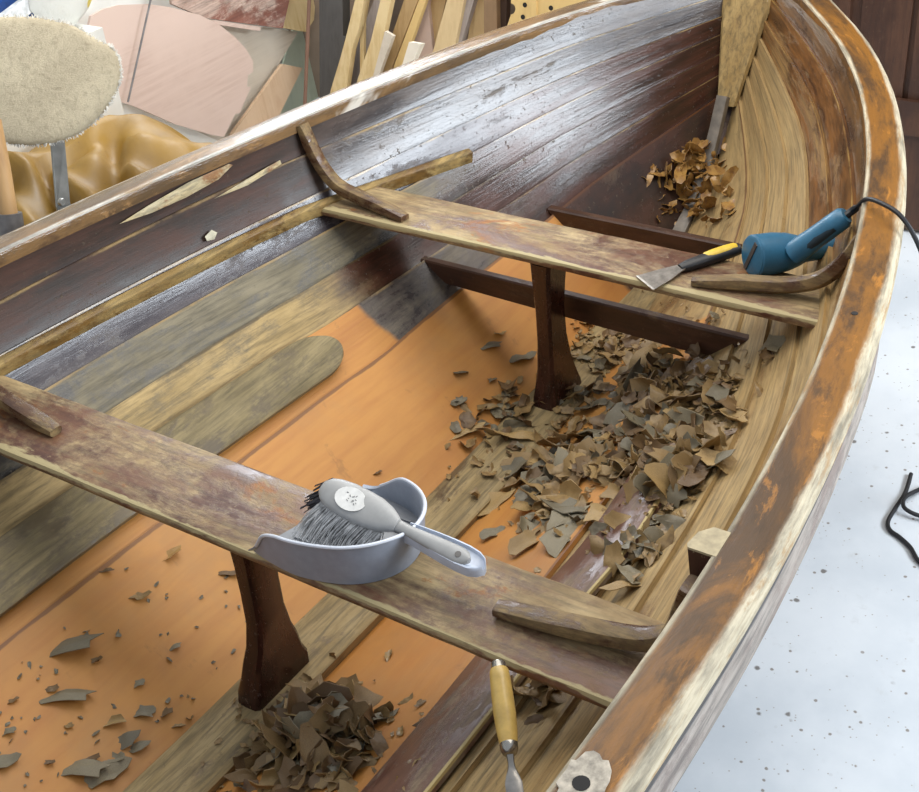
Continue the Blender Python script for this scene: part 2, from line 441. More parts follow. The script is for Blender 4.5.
M_HULL_OUT = worn_mat('weathered_outside', 'x', (118, 104, 96), (134, 116, 106), (164, 154, 144), (148, 138, 128), cover=.47, scale=5, gloss=.55, seed=11.)

# ------------------------------------------------------------------ the boat
boat = empty('rowing_boat', (0, 0, 0))
tag(boat, 'old wooden clinker rowing boat with worn varnish, stripped open for restoration on the workshop floor', 'boat')
for i in range(7):
    strake(i, 1, PORT[i]); strake(i, -1, STAR[i])
# gunwales: cap rail with rounded outer edge
for side, mat in ((1, M_GUN_L), (-1, M_GUN_R)):
    mb = MB(); secs = []
    xs = [-1.3+.08*i for i in range(43)]+[2.18, 2.22, 2.26, 2.30, 2.34, 2.38, 2.415]
    for x in xs:
        y, z = gun(x); y1, _ = gun(x+.01); sl = (y1-y)/.01
        nx, ny = -sl/math.hypot(sl, 1), 1/math.hypot(sl, 1)
        w = .073
        prof = [(-.009, -.003), (-.007, .001), (.004, .003), (.03, .004), (.05, .002), (.064, -.003), (.073, -.012), (.077, -.026), (.070, -.040), (.012, -.040), (-.009, -.034)]
        row = []
        for a, bz in prof:
            yy = y+ny*a; xx = x+nx*a
            row.append((xx, max(yy, .0)*side, z+bz))
        secs.append(row)
    mb.sweep(secs); mb.build('gunwale', mat, boat)
    # dark strip beneath the rail
    mb = MB(); secs = []
    for x in xs:
        y, z = gun(x); y1, _ = gun(x+.01); sl = (y1-y)/.01
        nx, ny = -sl/math.hypot(sl, 1), 1/math.hypot(sl, 1)
        secs.append([(x+nx*a, max(y+ny*a, 0)*side, z+bz) for a, bz in ((.04, -.039), (.068, -.038), (.0725, -.048), (.070, -.058), (.04, -.062))])
    mb.sweep(secs); mb.build('rub_strip', M_OUTER, boat)
# bare patch round the rowlock hole and the hole itself
M_BARE = plain('bare_grey_wood', (164, 154, 138), .7, 0, .3, 40)
M_HOLE = plain('dark_hole', (26, 22, 20), .8, 0, .1, 30)
mb = MB(); rr_ = random.Random(5)
mb.prism([(-.352+(.040+rr_.uniform(-.008, .008))*math.cos(2*math.pi*k/22), -.904+(.026+rr_.uniform(-.004, .004))*math.sin(2*math.pi*k/22), .6565) for k in range(22)], (0, 0, .0028)); p = mb.build('rowlock_plate', M_BARE, boat, smooth=False)
mb = MB(); mb.lathe([(-.004, .0105), (.0016, .0105), (.0017, .0)], (-.356, -.905, .6585), (0, .05, 1), 16); mb.build('rowlock_hole', M_HOLE, p)
mb = MB(); mb.lathe([(-.004, .006), (.0022, .006), (.0023, .0)], (.786, -.830, .6245), (0, 0, 1), 14); mb.build('screw_hole', M_HOLE, boat)
# transom at the stern (closes the hull)
mb = MB()
out = [(-1.29, y, z) for y, z in [sec(-1.29, u/12) for u in range(13)]]
mb.prism(out[::-1]+[(a, -b, c) for a, b, c in out[1:]], (-.025, 0, 0)); mb.build('transom', M_BEAM, boat)
# keelson plank down the middle
mb = MB(); secs = []
for i in range(41):
    x = -1.28+i*(3.02/40); w = .068*(1+.026*x)*(1-.45*ss(1.3, 1.74, x)); z = keel(x)+.002*math.sin(x*9)
    secs.append([(x, w, z-.028), (x, w, z-.006), (x, w-.008, z), (x, 0, z+.002), (x, -w+.008, z), (x, -w, z-.006), (x, -w, z-.032), (x, 0, z-.05)])
mb.sweep(secs); mb.build('keelson', M_KEELSON, boat)
# stem foot and apron
mb = MB()
mb.bar([(1.70, 0, .045), (1.85, 0, .085), (1.95, 0, .135), (2.04, 0, .22), (2.10, 0, .31), (2.15, 0, .40)], [.05, .042, .036, .034, .034, .034], .03, up=[(0, 0, 1), (-.2, 0, 1), (-.5, 0, 1), (-.8, 0, .6), (-1, 0, .5), (-1, 0, .45)])
mb.build('stem_foot', M_STEMFOOT, boat)
mb = MB(); secs = []
for t in range(9):
    q = t/8; z = .365+q*.35; x = 2.165+.135*(z-.365)/.295; w = .030+.060*q
    d = .12
    secs.append([(x+.012, w, z), (x+.002, w*.85, z), (x, 0, z+.0), (x+.002, -w*.85, z), (x+.012, -w, z), (x+d, -w*.5, z+.0), (x+d, w*.5, z)])
mb.sweep(secs); mb.build('apron', M_APRON, boat)
mb = MB(); secs = []
for z in [.0, .12, .25, .4, .55, .68, .74]:
    x = stem_x(max(z, .05))+.03
    secs.append([(x-.02, .02, z), (x+.06, .014, z-.03), (x+.06, -.014, z-.03), (x-.02, -.02, z)])
mb.sweep(secs); mb.build('stem', M_BEAM, boat)
# thwarts
def thwart(x0, x1, z, ya, yb, th=.026):
    mb = MB(); secs = []
    prof = [(0, -.006), (.002, -.002), (.006, 0), (.03, .0005)]
    for i in range(33):
        y = ya+(yb-ya)*i/32
        wb = .0025*noise.noise(V((x0*3, y*6, 1)))+.0015*noise.noise(V((x0, y*17, 3)))
        wz = .0015*noise.noise(V((x0*5, y*5, 7)))
        w = x1-x0
        a = x0+wb; e = x1-wb
        P = [(a+.010, z-th), (a+.002, z-th+.005), (a, z-.011), (a+.004, z-.003), (a+.014, z), (a+w*.3, z+wz), (a+w*.5, z-wz), (a+w*.75, z), (e-.010, z), (e-.003, z-.004), (e, z-.012), (e-.003, z-th+.004), (e-.012, z-th)]
        secs.append([(px, y, pz) for px, pz in P[::-1]])
    mb.sweep(secs); return mb.build('thwart', M_THWART, boat)
thwart(-.0458, .1461, .4086, .815, -.815, .025)
thwart(1.0706, 1.2455, .4086, .712, -.712)
# posts under the thwarts
def post(xc, zt, zb, prof, th):
    mb = MB(); secs = []
    for q, xa, xb, t in prof:
        z = zb+(zt-zb)*q; h = t*th/2; e = min(h, .010)
        secs.append([(xa+e, -h, z), (xb-e, -h, z), (xb-.002, -h*.7, z), (xb, 0, z), (xb-.002, h*.7, z), (xb-e, h, z), (xa+e, h, z), (xa+.002, h*.7, z), (xa, 0, z), (xa+.002, -h*.7, z)])
    mb.sweep(secs); return mb.build('thwart_post', M_POST, boat)
post(.03, .385, .0, [(0, -.078, .088, 1.5), (.06, -.074, .090, 1.45), (.12, -.062, .082, 1.3), (.22, -.048, .078, 1.15), (.30, -.032, .070, 1.05), (.44, -.018, .064, 1), (.62, -.014, .066, 1), (.80, -.012, .074, 1.05), (1, -.012, .084, 1.15)], .040)
post(1.12, .383, -.02, [(0, 1.055, 1.212, 1.5), (.05, 1.058, 1.208, 1.45), (.12, 1.064, 1.198, 1.3), (.25, 1.072, 1.180, 1.1), (.45, 1.076, 1.164, 1), (.65, 1.076, 1.160, 1), (.82, 1.074, 1.166, 1.1), (.93, 1.074, 1.172, 1.2), (1, 1.075, 1.176, 1.3)], .044)
# floor beams across the bottom
def beam(x, th, zb, zt, yl, yr, yl2, yr2, lift=0):
    mb = MB()
    n = 10; secs = []
    for i in range(n+1):
        q = i/n; yt = yl+(yr-yl)*q; yb = yl2+(yr2-yl2)*q
        e = zt+.018*q*lift; x_ = x-.03*q*lift
        secs.append([(x_-th/2, yb, zb), (x_-th/2, yt, e-.004), (x_-th/2+.004, yt, e), (x_+th/2-.004, yt, e), (x_+th/2, yt, e-.004), (x_+th/2, yb, zb)])
    mb.sweep(secs); mb.build('floor_beam', M_BEAM, boat)
beam(1.222, .026, .176, .232, .452, -.52, .375, -.40, 1)
beam(1.615, .026, .170, .235, .285, -.285, .235, -.235)
# risers the thwarts rest on
for side, xe in ((1, 1.52), (-1, .12)):
    mb = MB(); pts = []; ups = []
    n = 40
    for i in range(n+1):
        x = -1.26+(xe+1.26)*i/n
        u = lerp1(x, [-1.3, .17, 1.04, 1.25, 1.52], [.776, .765, .756, .730, .692])
        y, z = sec(x, u); pts.append((x, (y-.014)*side, z-.014)); ups.append((0, -.25*side, 1))
    mb.bar(pts, .026, .040, up=ups, bev=.5); mb.build('riser', M_RISER, boat)
# rounded bottom boards lying on the bilge
def bottom_board(side, mat, xend, u0, u1):
    top, bot = [], []
    mb = MB(); n = 80; rows = []
    for i in range(n+1):
        q = 1-(1-i/n)**2; x = -1.25+(xend+1.25)*q
        dx = xend-x; k = 1.
        if dx < .10: k = max(0.0004, 1-((.10-dx)/.10)**2)**.45
        ua, ub = u0(x), u1(x); um = (ua*.62+ub*.38); uc = ua+(ub-ua)*.5
        a = uc+(ua-uc)*k; b_ = uc+(ub-uc)*k
        pa = V((x,)+sec(x, a)); pb = V((x,)+sec(x, b_)); nn = V((0, -(pb.z-pa.z), pb.y-pa.y)).normalized()
        pa += nn*.006; pb += nn*.006
        pts = []
        for f, o in ((0, 0), (0, .013), (.06, .018), (.5, .019), (.94, .018), (1, .013), (1, 0)):
            p = pa+(pb-pa)*f+nn*o; pts.append((p.x, p.y*side, p.z))
        rows.append(pts)
    mb.sweep(rows); return mb.build('bottom_board', mat, boat)
bottom_board(1, M_BOARD_L, .83, lambda x: .292, lambda x: .397)
bottom_board(-1, M_BOARD_R, .80, lambda x: .268+.04*ss(.1, .5, x), lambda x: .375+.04*ss(.1, .5, x))
# hanging knees
def knee(pts, w, t, name='knee'):
    P = [V(p) for p in pts]; Q = []
    for i in range(len(P)-1):
        p0 = P[max(0, i-1)]; p1 = P[i]; p2 = P[i+1]; p3 = P[min(len(P)-1, i+2)]
        for k in range(5):
            s = k/5; Q.append(.5*((2*p1)+(p2-p0)*s+(2*p0-5*p1+4*p2-p3)*s*s+(-p0+3*p1-3*p2+p3)*s**3))
    Q.append(P[-1]); n = len(Q)
    ups = [(0, 0, 0)]*n; side = 1 if P[0].y > 0 else -1
    ups = []
    for i in range(n):
        t_ = (Q[min(n-1, i+1)]-Q[max(0, i-1)]).normalized(); ups.append(tuple(V((1, 0, 0)).cross(t_)*-side if True else 0))
    ups = [tuple(V(u)*(1 if V(u).dot(V((0, -side, 1))) > 0 else -1)) for u in ups]
    tt = [t*(.55+.45*min(1, i/4, (n-1-i)/5)) for i in range(n)]
    mb = MB(); mb.bar(Q, [w*(.8+.2*min(1, (n-1-i)/3)) for i in range(n)], tt, up=ups, bev=.6); return mb.build(name, M_KNEE, boat)
knee([(1.13, .722, .606), (1.13, .706, .55), (1.13, .675, .49), (1.128, .63, .449), (1.122, .56, .433), (1.112, .48, .424), (1.10, .40, .415)], .036, .036)
knee([(1.165, -.735, .60), (1.16, -.715, .55), (1.158, -.685, .50), (1.155, -.64, .455), (1.146, -.57, .432), (1.128, -.48, .425), (1.106, -.378, .416)], .036, .034)
KS = (1.823-.4086)/(1.823-.349)
def near(*q): return CAM+(V(q)-CAM)*KS
knee([(.09, .855, .605), (.085, .848, .56), (.078, .825, .49), (.070, .775, .445), near(.10, .72, .373), near(.095, .66, .366), near(.09, .588, .358)], .036, .032)
knee([(.045, -.855, .605), (.045, -.845, .54), (.05, -.825, .48), near(.125, -.79, .398), near(.115, -.74, .377), near(.098, -.64, .369), near(.082, -.497, .361)], .038, .034)
# worn rowlock pad inside the starboard gunwale
M_PAD = worn_mat('rowlock_pad_wood', 'z', (58, 34, 28), (74, 42, 32), (180, 164, 130), (150, 130, 96), cover=.72, scale=9, gloss=.4)
mb = MB()
mb.prism([(.078, -.835, .637), (.078, -.874, .637), (.078, -.86, .545), (.078, -.843, .55)], (.03, 0, 0))
mb.prism([(.108, -.835, .637), (.108, -.874, .637), (.108, -.86, .545), (.108, -.843, .55)], (.022, -.016, 0))
pd = mb.build('rowlock_pad', M_PAD, boat, smooth=False)
mb = MB(); mb.prism([(.076, -.836, .637), (.083, -.832, .637), (.112, -.836, .637), (.131, -.851, .637), (.131, -.876, .637), (.076, -.878, .637)], (0, 0, .004)); mb.build('pad_top', plain('pale_worn_top', (176, 160, 126), .6), pd)
# scar of bare wood where the port pad was removed, and small bare patches
M_SCAR = worn_mat('scar_wood', 'x', (150, 110, 66), (128, 86, 50), (206, 194, 160), (190, 172, 128), cover=.47, scale=12, gloss=.5)
def patch(pts, mat, name, lift=.004):
    """thin bare patch following the hull: pts in (x, u)"""
    mb = MB(); n = len(pts); ring = []; cx = sum(p[0] for p in pts)/n; cu = sum(p[1] for p in pts)/n
    c = mb.add(V((cx, sec(cx, cu)[0]-lift-.004, sec(cx, cu)[1]+lift*.4)))
    for x, u in pts:
        y, z = sec(x, u); ring.append(mb.add((x, y-lift, z+lift*.4)))
    for i in range(n): mb.face((c, ring[i], ring[(i+1) % n]))
    return mb.build(name, mat, boat)
patch([(.57, .938), (.66, .950), (.78, .961), (.90, .962), (.91, .955), (.86, .936), (.76, .928), (.66, .929)], M_SCAR, 'scar')
patch([(.765, .805), (.79, .815), (.80, .80), (.785, .785), (.765, .79)], plain('cream_patch', (186, 180, 156), .6), 'bare_patch')
patch([(.83, .893), (1.0, .912), (1.04, .915), (1.04, .903), (.93, .888)], M_SCAR, 'scar')

# ------------------------------------------------------------------ room
FZ = -.35
def floor_mat():
    b = NB('white_painted_concrete')
    n = b.noise(b.obj(), 2.2, 6, .6); n2 = b.noise(b.obj(), 14, 6, .7)
    c = b.mix(b.smooth(n, .3, .7), (190, 196, 201), (210, 214, 217))
    c = b.mix(b.math('MULTIPLY', b.smooth(n2, .58, .75), .5), c, (182, 184, 184))
    for sc, th, colr in ((14, .13, (92, 84, 76)), (34, .17, (120, 110, 100)), (7, .07, (70, 62, 56)), (60, .13, (150, 142, 132))):
        d, cc = b.vor(b.mapping((1, 1, 1), rot=(0, 0, .7)), sc)
        nn = b.noise(b.obj(), sc*3, 3); dd = b.math('MULTIPLY_ADD', b.math('SUBTRACT', nn, .5), .16, d)
        pick = b.smooth(cc, .50, .54)
        e = b.math('MULTIPLY', b.math('SUBTRACT', 1, b.smooth(dd, th*.6, th)), pick)
        c = b.mix(b.math('MULTIPLY', e, .85), c, colr)
    return b.done(c, .5, n2, .1)
mb = MB(); mb.box((-4, -4.2, FZ-.05), (3.28, 2.70, FZ)); fl = mb.build('floor', floor_mat(), smooth=False); tag(fl, 'white painted concrete workshop floor', 'floor', kind='structure')
M_WALL = plain('white_wall', (226, 224, 216), .8, 0, .04, 4)
mb = MB(); mb.box((-4, 2.62, FZ), (3.2, 2.70, 2.4)); wl = mb.build('wall_left', M_WALL, smooth=False); tag(wl, 'white workshop wall on the port side', 'wall', kind='structure')
M_ENDW = plain('end_wall_paint', (150, 132, 116), .8, 0, .1, 3)
M_DOORW = worn_mat('dark_brown_boards', 'z', (62, 38, 26), (82, 52, 34), (104, 74, 48), (92, 64, 42), cover=.6, scale=5, gloss=.5)
mb = MB(); mb.prism([(2.97, -4.2, FZ), (2.97, .62, FZ), (3.20, .62, FZ), (3.20, 2.70, FZ), (3.28, 2.70, FZ), (3.28, .54, FZ), (3.05, .54, FZ), (3.05, -4.2, FZ)], (0, 0, 2.4-FZ)); wb = mb.build('wall_back', M_ENDW, smooth=False); tag(wb, 'dull brown painted wall beyond the bow', 'wall', kind='structure')
mb = MB()
for y0, y1 in ((-.62, -.50), (-.48, -.32), (-.30, -.14), (-.10, .04), (.06, .22), (.24, .40)): mb.box((2.945, y0, FZ+.02), (2.968, y1, 2.1))
mb.box((2.958, -.62, FZ+.02), (2.9695, .40, 2.1))
for z in (.02, .75): mb.box((2.925, -.62, z), (2.944, .40, z+.12))
dr = mb.build('door_1', M_DOORW, smooth=False); tag(dr, 'dark brown ledged plank door behind the bow', 'door', kind='structure')

# ------------------------------------------------------------------ chocks under the keel (carry the boat)
M_CHOCK = plain('chock_wood', (150, 120, 80), .7)
for x in (-.7, .9):
    ck = MB(); ck.box((x-.06, -.35, FZ), (x+.06, .35, keel(x)-.085)); o = ck.build('chock', M_CHOCK, smooth=False)
    tag(o, 'timber chock under the keel near the %s of the boat' % ('stern' if x < 0 else 'middle'), 'chock')

# ------------------------------------------------------------------ dustpan and brush
M_PAN = plain('silver_grey_plastic', (146, 154, 168), .35, 0, .03, 40, .03)
M_PANIN = plain('grey_plastic', (132, 134, 138), .45, 0, .03, 40, .03)
TZ = .3505
pan = empty('dustpan', near(.12, -.16, TZ)); pan.scale = (KS, KS, KS)
tag(pan, 'silver grey plastic dustpan with curved wall lying on the near thwart', 'dustpan')
PO = V((.12, -.16, 0))
PB = [(.006, -.030, .006), (.001, -.055, .030), (-.003, -.080, .066), (-.006, -.11, .082), (-.006, -.146, .086), (.003, -.192, .088), (.017, -.232, .089), (.040, -.266, .089), (.070, -.290, .087), (.105, -.302, .081), (.14, -.300, .074), (.175, -.288, .068), (.205, -.266, .064), (.226, -.236, .061), (.235, -.205, .060), (.238, -.185, .052), (.240, -.155, .028), (.241, -.125, .008), (.239, -.100, .004)]
PC = V((.118, -.15, 0))
def smooth_path(P, k=6):
    P = [V(p) for p in P]; Q = []
    for i in range(len(P)-1):
        p0 = P[max(0, i-1)]; p1 = P[i]; p2 = P[i+1]; p3 = P[min(len(P)-1, i+2)]
        for j in range(k):
            s = j/k; Q.append(.5*((2*p1)+(p2-p0)*s+(2*p0-5*p1+4*p2-p3)*s*s+(-p0+3*p1-3*p2+p3)*s**3))
    Q.append(P[-1]); return Q
PB = [tuple(q) for q in smooth_path(PB, 4)]
mb = MB(); rows = []
for x, y, h in PB:
    o = (V((x, y, 0))-PC).normalized(); b = V((x, y, 0))-PO; f = h/.09
    rows.append([b, b+o*.004*f+V((0, 0, h*.5)), b+o*.006*f+V((0, 0, h-.004)), b+o*.0095+V((0, 0, h-.002)), b+o*.0095+V((0, 0, h+.001)), b+o*.004*f+V((0, 0, h+.001)), b+o*.001-o*.002+V((0, 0, max(h-.004, .003))), b-o*.005+V((0, 0, .003))])
mb.sweep(rows); mb.build('wall', M_PAN, pan, ang=50)
mb = MB(); mb.tube([V((x, y, h+.0005))-PO+(V((x, y, 0))-PC).normalized()*.0065 for x, y, h in PB[4:-6]], .0034, 8); mb.build('rim', plain('rim_highlight', (206, 210, 218), .3, 0, .02), pan)  # paler tube paints in the light the rim reflects
mb = MB(); fp = [V((x, y, 0))-PO for x, y, h in PB]
mb.prism([q+V((0, 0, .0005)) for q in fp], (0, 0, .003)); mb.build('pan_floor', M_PANIN, pan, smooth=False)
# ribs on the pan floor, far wall crest
mb = MB()
for k in range(6):
    xx = .035+k*.033; mb.bar([V((xx, -.07-.02*k/5, .005))-PO, V((xx, -.24, .005))-PO], .004, .003)
mb.build('floor_rib', M_PANIN, pan)
# handle of the pan
M_PANRIM = plain('pale_blue_grey_plastic', (196, 204, 218), .3, 0, .03, 40, .03)
mb = MB(); secs = []; N = 24
HP = [(-.298, .074, .016), (-.315, .075, .017), (-.335, .075, .0185), (-.36, .074, .021), (-.39, .072, .0235), (-.42, .070, .0245), (-.442, .068, .022), (-.456, .067, .015), (-.462, .066, .006)]
rows = []
for y, z, w in HP:
    prof = [(-w, -.014), (-w*1.04, -.002), (-w, .005), (-w*.86, .006), (-w*.76, .0), (0, -.006), (w*.76, .0), (w*.86, .006), (w, .005), (w*1.04, -.002), (w, -.014), (0, -.018)]
    rows.append([V((.116+.06*(y+.3)+px, y, z+pz))-PO for px, pz in prof])
mb.sweep(rows); hnd = mb.build('handle', M_PANRIM, pan)
# brush
M_BRUSH = plain('satin_grey_plastic', (158, 157, 154), .35, 0, .03, 40, .03)
M_BRIST = plain('grey_bristle', (190, 188, 184), .5, 0, .2, 60)
M_BRISTD = plain('dark_bristle', (52, 50, 56), .7, 0, .2, 60)
br = empty('hand_brush', near(.112, -.207, TZ+.094)); br.scale = (KS, KS, KS)
tag(br, 'grey hand brush with a white label resting inside the dustpan', 'brush')
def LB(t, s, n):     # t along the brush (+ to the handle), s across (+ forward), n up; head tilted
    ax = V((-.05, -1, -.09)).normalized(); nr = V((-.36, .16, .90)); nr = (nr-ax*nr.dot(ax)).normalized(); sd = nr.cross(ax)
    return ax*t+sd*s+nr*n
mb = MB(); rows = []
for t, w in [(-.088, .004), (-.085, .014), (-.076, .023), (-.06, .029), (-.03, .033), (0, .033), (.03, .031), (.055, .025), (.072, .017), (.082, .011)]:
    rows.append([LB(t, w*math.cos(a), (.013 if math.sin(a) > 0 else .012)*math.copysign(abs(math.sin(a))**.6, math.sin(a))*(min(1, w/.02)**.5)) for a in [2*math.pi*k/20 for k in range(20)]])
mb.sweep(rows); mb.build('head', M_BRUSH, br, ang=60)
mb = MB(); ring = []
for k in range(22):
    a = 2*math.pi*k/22; rr = 1-.14*(1 if k in (1, 2) else 0); ring.append(LB(-.018+.032*math.cos(a)*rr, .022*math.sin(a)*rr, .0134))
mb.prism(ring, LB(0, 0, .001)); rb_ = random.Random(21); lb = mb.build('label_sticker', plain('white_label', (224, 222, 216), .5, 0, .04, 60), br, smooth=False)
mb = MB()
for t0, s0 in [(-.030, .007), (-.023, .008), (-.016, .007), (-.009, .005), (-.022, -.001), (-.014, -.003), (-.006, -.005)]:
    for q in range(2):
        t1 = t0+rb_.uniform(-.002, .002); s1 = s0+rb_.uniform(-.003, .003)
        mb.bar([LB(t1, s1, .0147), LB(t1+rb_.uniform(.001, .004), s1+rb_.uniform(-.004, .004), .0147)], .0013, .0005, up=tuple(LB(0, 0, 1)))
mb.build('lettering', plain('grey_ink', (120, 118, 116), .6), lb)
mb = MB(); rb = random.Random(3)
for k in range(430):
    t = rb.uniform(-.078, .062); s = rb.uniform(-.026, .020)
    p0 = LB(t, s, -.008); sp = V((-.022-.022*rb.random(), .030-.1*(t+.02)*.6+rb.uniform(-.008, .012), -.062+rb.uniform(-.004, .008)))
    sp = sp + V((-.03, .012, 0))*(-s/.026)*.5
    p1 = p0+sp*.5+V((0, .004, .002)); p2 = p0+sp
    p2.z = max(p2.z, -.086)
    mb.tube([p0, p1, p2], [.0016, .0013, .0007], 4)
mb.build('bristles', M_BRIST, br)
mb = MB()
for k in range(120):
    t = rb.uniform(-.088, -.06); s = rb.uniform(-.02, .026); p0 = LB(t, s, -.006)
    sp = V((-.006+rb.uniform(-.006, .006), .036+rb.uniform(-.006, .012), -.036+rb.uniform(-.006, .01)))
    mb.tube([p0, p0+sp*.5, p0+sp], [.0016, .0014, .0008], 4)
mb.build('dark_tuft', M_BRISTD, br)
mb = MB(); rows = []
for t, w, hgt in [(.076, .012, -.001), (.09, .010, .001), (.105, .010, .001), (.125, .0115, .001), (.155, .0135, .002), (.185, .0155, .003), (.21, .016, .004), (.226, .013, .004), (.233, .005, .004)]:
    rows.append([LB(t, w*math.cos(a), hgt+.006*math.sin(a)) for a in [2*math.pi*k/14 for k in range(14)]])
mb.sweep(rows); bh = mb.build('handle', M_BRUSH, br, ang=60)
mb = MB(); mb.lathe([(-.0005, .006), (.0008, .0055), (.001, 0)], LB(.212, 0, .0098), LB(0, 0, 1), 14); mb.build('hanging_hole', plain('hole_shadow', (104, 100, 96), .7), bh)

# ------------------------------------------------------------------ heat gun
M_BLUE = plain('blue_plastic', (48, 104, 134), .38, 0, .05, 30, .05)
M_BLUED = plain('dark_grip', (30, 48, 58), .5, 0, .1, 60, .1)
M_CORD = plain('black_rubber', (26, 28, 32), .5, 0, .1, 60)
hg = empty('heat_gun', (1.219, -.487, .409))
tag(hg, 'blue electric heat gun with black cord lying behind the knee on the far thwart', 'heat gun')
O = V((1.219, -.487, .409))
c0 = V((1.196, -.478, .457))-O; c1 = V((1.366, -.612, .428))-O; axd = (c1-c0).normalized(); ln = (c1-c0).length
mb = MB(); mb.lathe([(.0, .0), (0, .042), (.004, .047), (.05, .047), (.085, .043), (.11, .036), (.13, .028), (ln, .025), (ln, .0)], c0, axd, 28); mb.build('body', M_BLUE, hg)
mb = MB(); mb.lathe([(-.003, 0), (-.003, .038), (.0, .044), (.004, .044), (.004, 0)], c0, axd, 28); cap = mb.build('end_cap', M_BLUE, hg)
a_ = axd.cross(V((0, 0, 1))).normalized(); b_ = a_.cross(axd)
dd = (b_*.95+a_*.35).normalized()
mb = MB(); mb.bar([c0-axd*.004-dd*.038, c0-axd*.004+dd*.038], .011, .003, up=tuple(axd)); mb.build('slot', plain('brown_slot', (74, 66, 62), .6), cap)
mb = MB(); mb.lathe([(ln-.01, .022), (ln+.035, .020), (ln+.035, .017), (ln+.01, .016)], c0, axd, 20); mb.build('nozzle', plain('dull_steel', (120, 116, 110), .4, .7), hg)
h0 = V((1.238, -.566, .470))-O; h1 = V((1.262, -.655, .560))-O; hv = (h1-h0)
mb = MB(); mb.tube([h0-hv*.1, h0+hv*.15, h0+hv*.4, h0+hv*.7, h0+hv*.95, h0+hv*1.02], [.030, .029, .027, .027, .026, .019], 16, .9); mb.build('handle', M_BLUE, hg)
mb = MB(); mb.tube([h0+hv*.12+V((-.009, .004, -.006)), h0+hv*.5+V((-.010, .004, -.006)), h0+hv*.85+V((-.009, .003, -.006))], [.02, .0205, .019], 14, .8); mb.build('grip', M_BLUED, hg)
mb = MB()
cp = [h0+hv*.98, h0+hv*1.15+V((.004, -.004, .004)), V((1.20, -.712, .638))-O, V((1.165, -.755, .652))-O, V((1.14, -.80, .645))-O, V((1.13, -.84, .60))-O, V((1.16, -.87, .50))-O, V((1.26, -.885, .30))-O, V((1.38, -.88, .0))-O, V((1.50, -.86, -.28))-O, V((1.58, -.84, -.335))-O]
def smooth_path(P, k=6):
    P = [V(p) for p in P]; Q = []
    for i in range(len(P)-1):
        p0 = P[max(0, i-1)]; p1 = P[i]; p2 = P[i+1]; p3 = P[min(len(P)-1, i+2)]
        for j in range(k):
            s = j/k; Q.append(.5*((2*p1)+(p2-p0)*s+(2*p0-5*p1+4*p2-p3)*s*s+(-p0+3*p1-3*p2+p3)*s**3))
    Q.append(P[-1]); return Q
sp_ = smooth_path(cp); mb.tube(sp_, [.0085 if i < 7 else .0048 for i in range(len(sp_))], 8); mb.build('power_cord', M_CORD, hg)

# ------------------------------------------------------------------ scraper
kn = empty('scraper', (1.15, -.33, .4095))
tag(kn, 'paint scraper with steel blade and black and yellow handle beside the heat gun', 'scraper')
K0 = V((1.066, -.284, .4105)); K1 = V((1.155, -.336, .418)); K2 = V((1.272, -.416, .424)); KO = V((1.15, -.33, .4095))
kd = (K2-K0).normalized(); ks = V((kd.y, -kd.x, 0)).normalized()
M_STEEL = plain('scraper_steel', (150, 144, 136), .32, .85, .12, 50)
mb = MB(); rows = []
for q, w, t in [(0, .036, .0008), (.02, .036, .0016), (.5, .026, .002), (.85, .014, .003), (1, .011, .004)]:
    p = K0+(K1-K0)*q-KO; rows.append([p+ks*w+V((0, 0, t)), p-ks*w+V((0, 0, t)), p-ks*w, p+ks*w])
mb.sweep(rows); bl = mb.build('blade', M_STEEL, kn, smooth=False)
mb = MB(); mb.bar([K0+ks*.036-KO-kd*.001+V((0, 0, .001)), K0-ks*.036-KO-kd*.001+V((0, 0, .001))], .005, .0025); mb.build('cutting_edge', plain('bright_edge', (214, 210, 202), .3, .6, .05), bl)
mb = MB(); p = [K1-KO+(K2-K1)*q for q in (-.08, .05, .3, .6, .85, 1, 1.04)]
mb.tube(p, [.011, .0155, .0175, .0175, .018, .016, .007], 14, .8); hd = mb.build('handle', plain('black_handle', (30, 29, 30), .4, 0, .1, 60), kn)
mb = MB(); p = [K1-KO+(K2-K1)*q+V((0, .003, .0075)) for q in (.36, .42, .6, .8, .96, 1.0)]
mb.tube(p, [.006, .0125, .0145, .0145, .0125, .006], 12, .6); mb.build('yellow_insert', plain('yellow_plastic', (222, 186, 58), .4, 0, .05, 40), hd)

# ------------------------------------------------------------------ chisel
A0 = at(498, 662, (-.028, 0, 0), (1, 0, 0)); B0 = at(511, 762, (-.150, 0, 0), (1, 0, 0)); A0 = near(*A0); B0 = near(*B0)
cd = (B0-A0).normalized(); CL = (B0-A0).length
ch = empty('chisel', A0); tag(ch, 'wood chisel with yellow varnished handle leaning against the edge of the near thwart', 'chisel')
mb = MB(); q = CL/.165
mb.lathe([(d*q, r) for d, r in [(.012, .0125), (.016, .0145), (.03, .0155), (.06, .0165), (.09, .0168), (.115, .0155), (.13, .014), (.137, .0125)]], (0, 0, 0), cd, 20); mb.build('handle', plain('yellow_boxwood', (206, 172, 96), .25, 0, .08, 25, .03), ch)
M_FER = plain('ferrule_steel', (150, 146, 138), .25, .9, .1, 40)
mb = MB(); mb.lathe([(d*q, r) for d, r in [(0, .0), (0, .0095), (.003, .0115), (.012, .012), (.014, .0128), (.014, 0)]], (0, 0, 0), cd, 20); mb.build('striking_cap', M_FER, ch)
mb = MB(); mb.lathe([(d*q, r) for d, r in [(.135, .0), (.135, .0128), (.138, .0135), (.146, .013), (.152, .0105), (.155, .007), (.155, 0)]], (0, 0, 0), cd, 20); mb.build('ferrule', M_FER, ch)
sd = cd.cross(CAM-A0).normalized(); nn = sd.cross(cd)
mb = MB(); rows = []
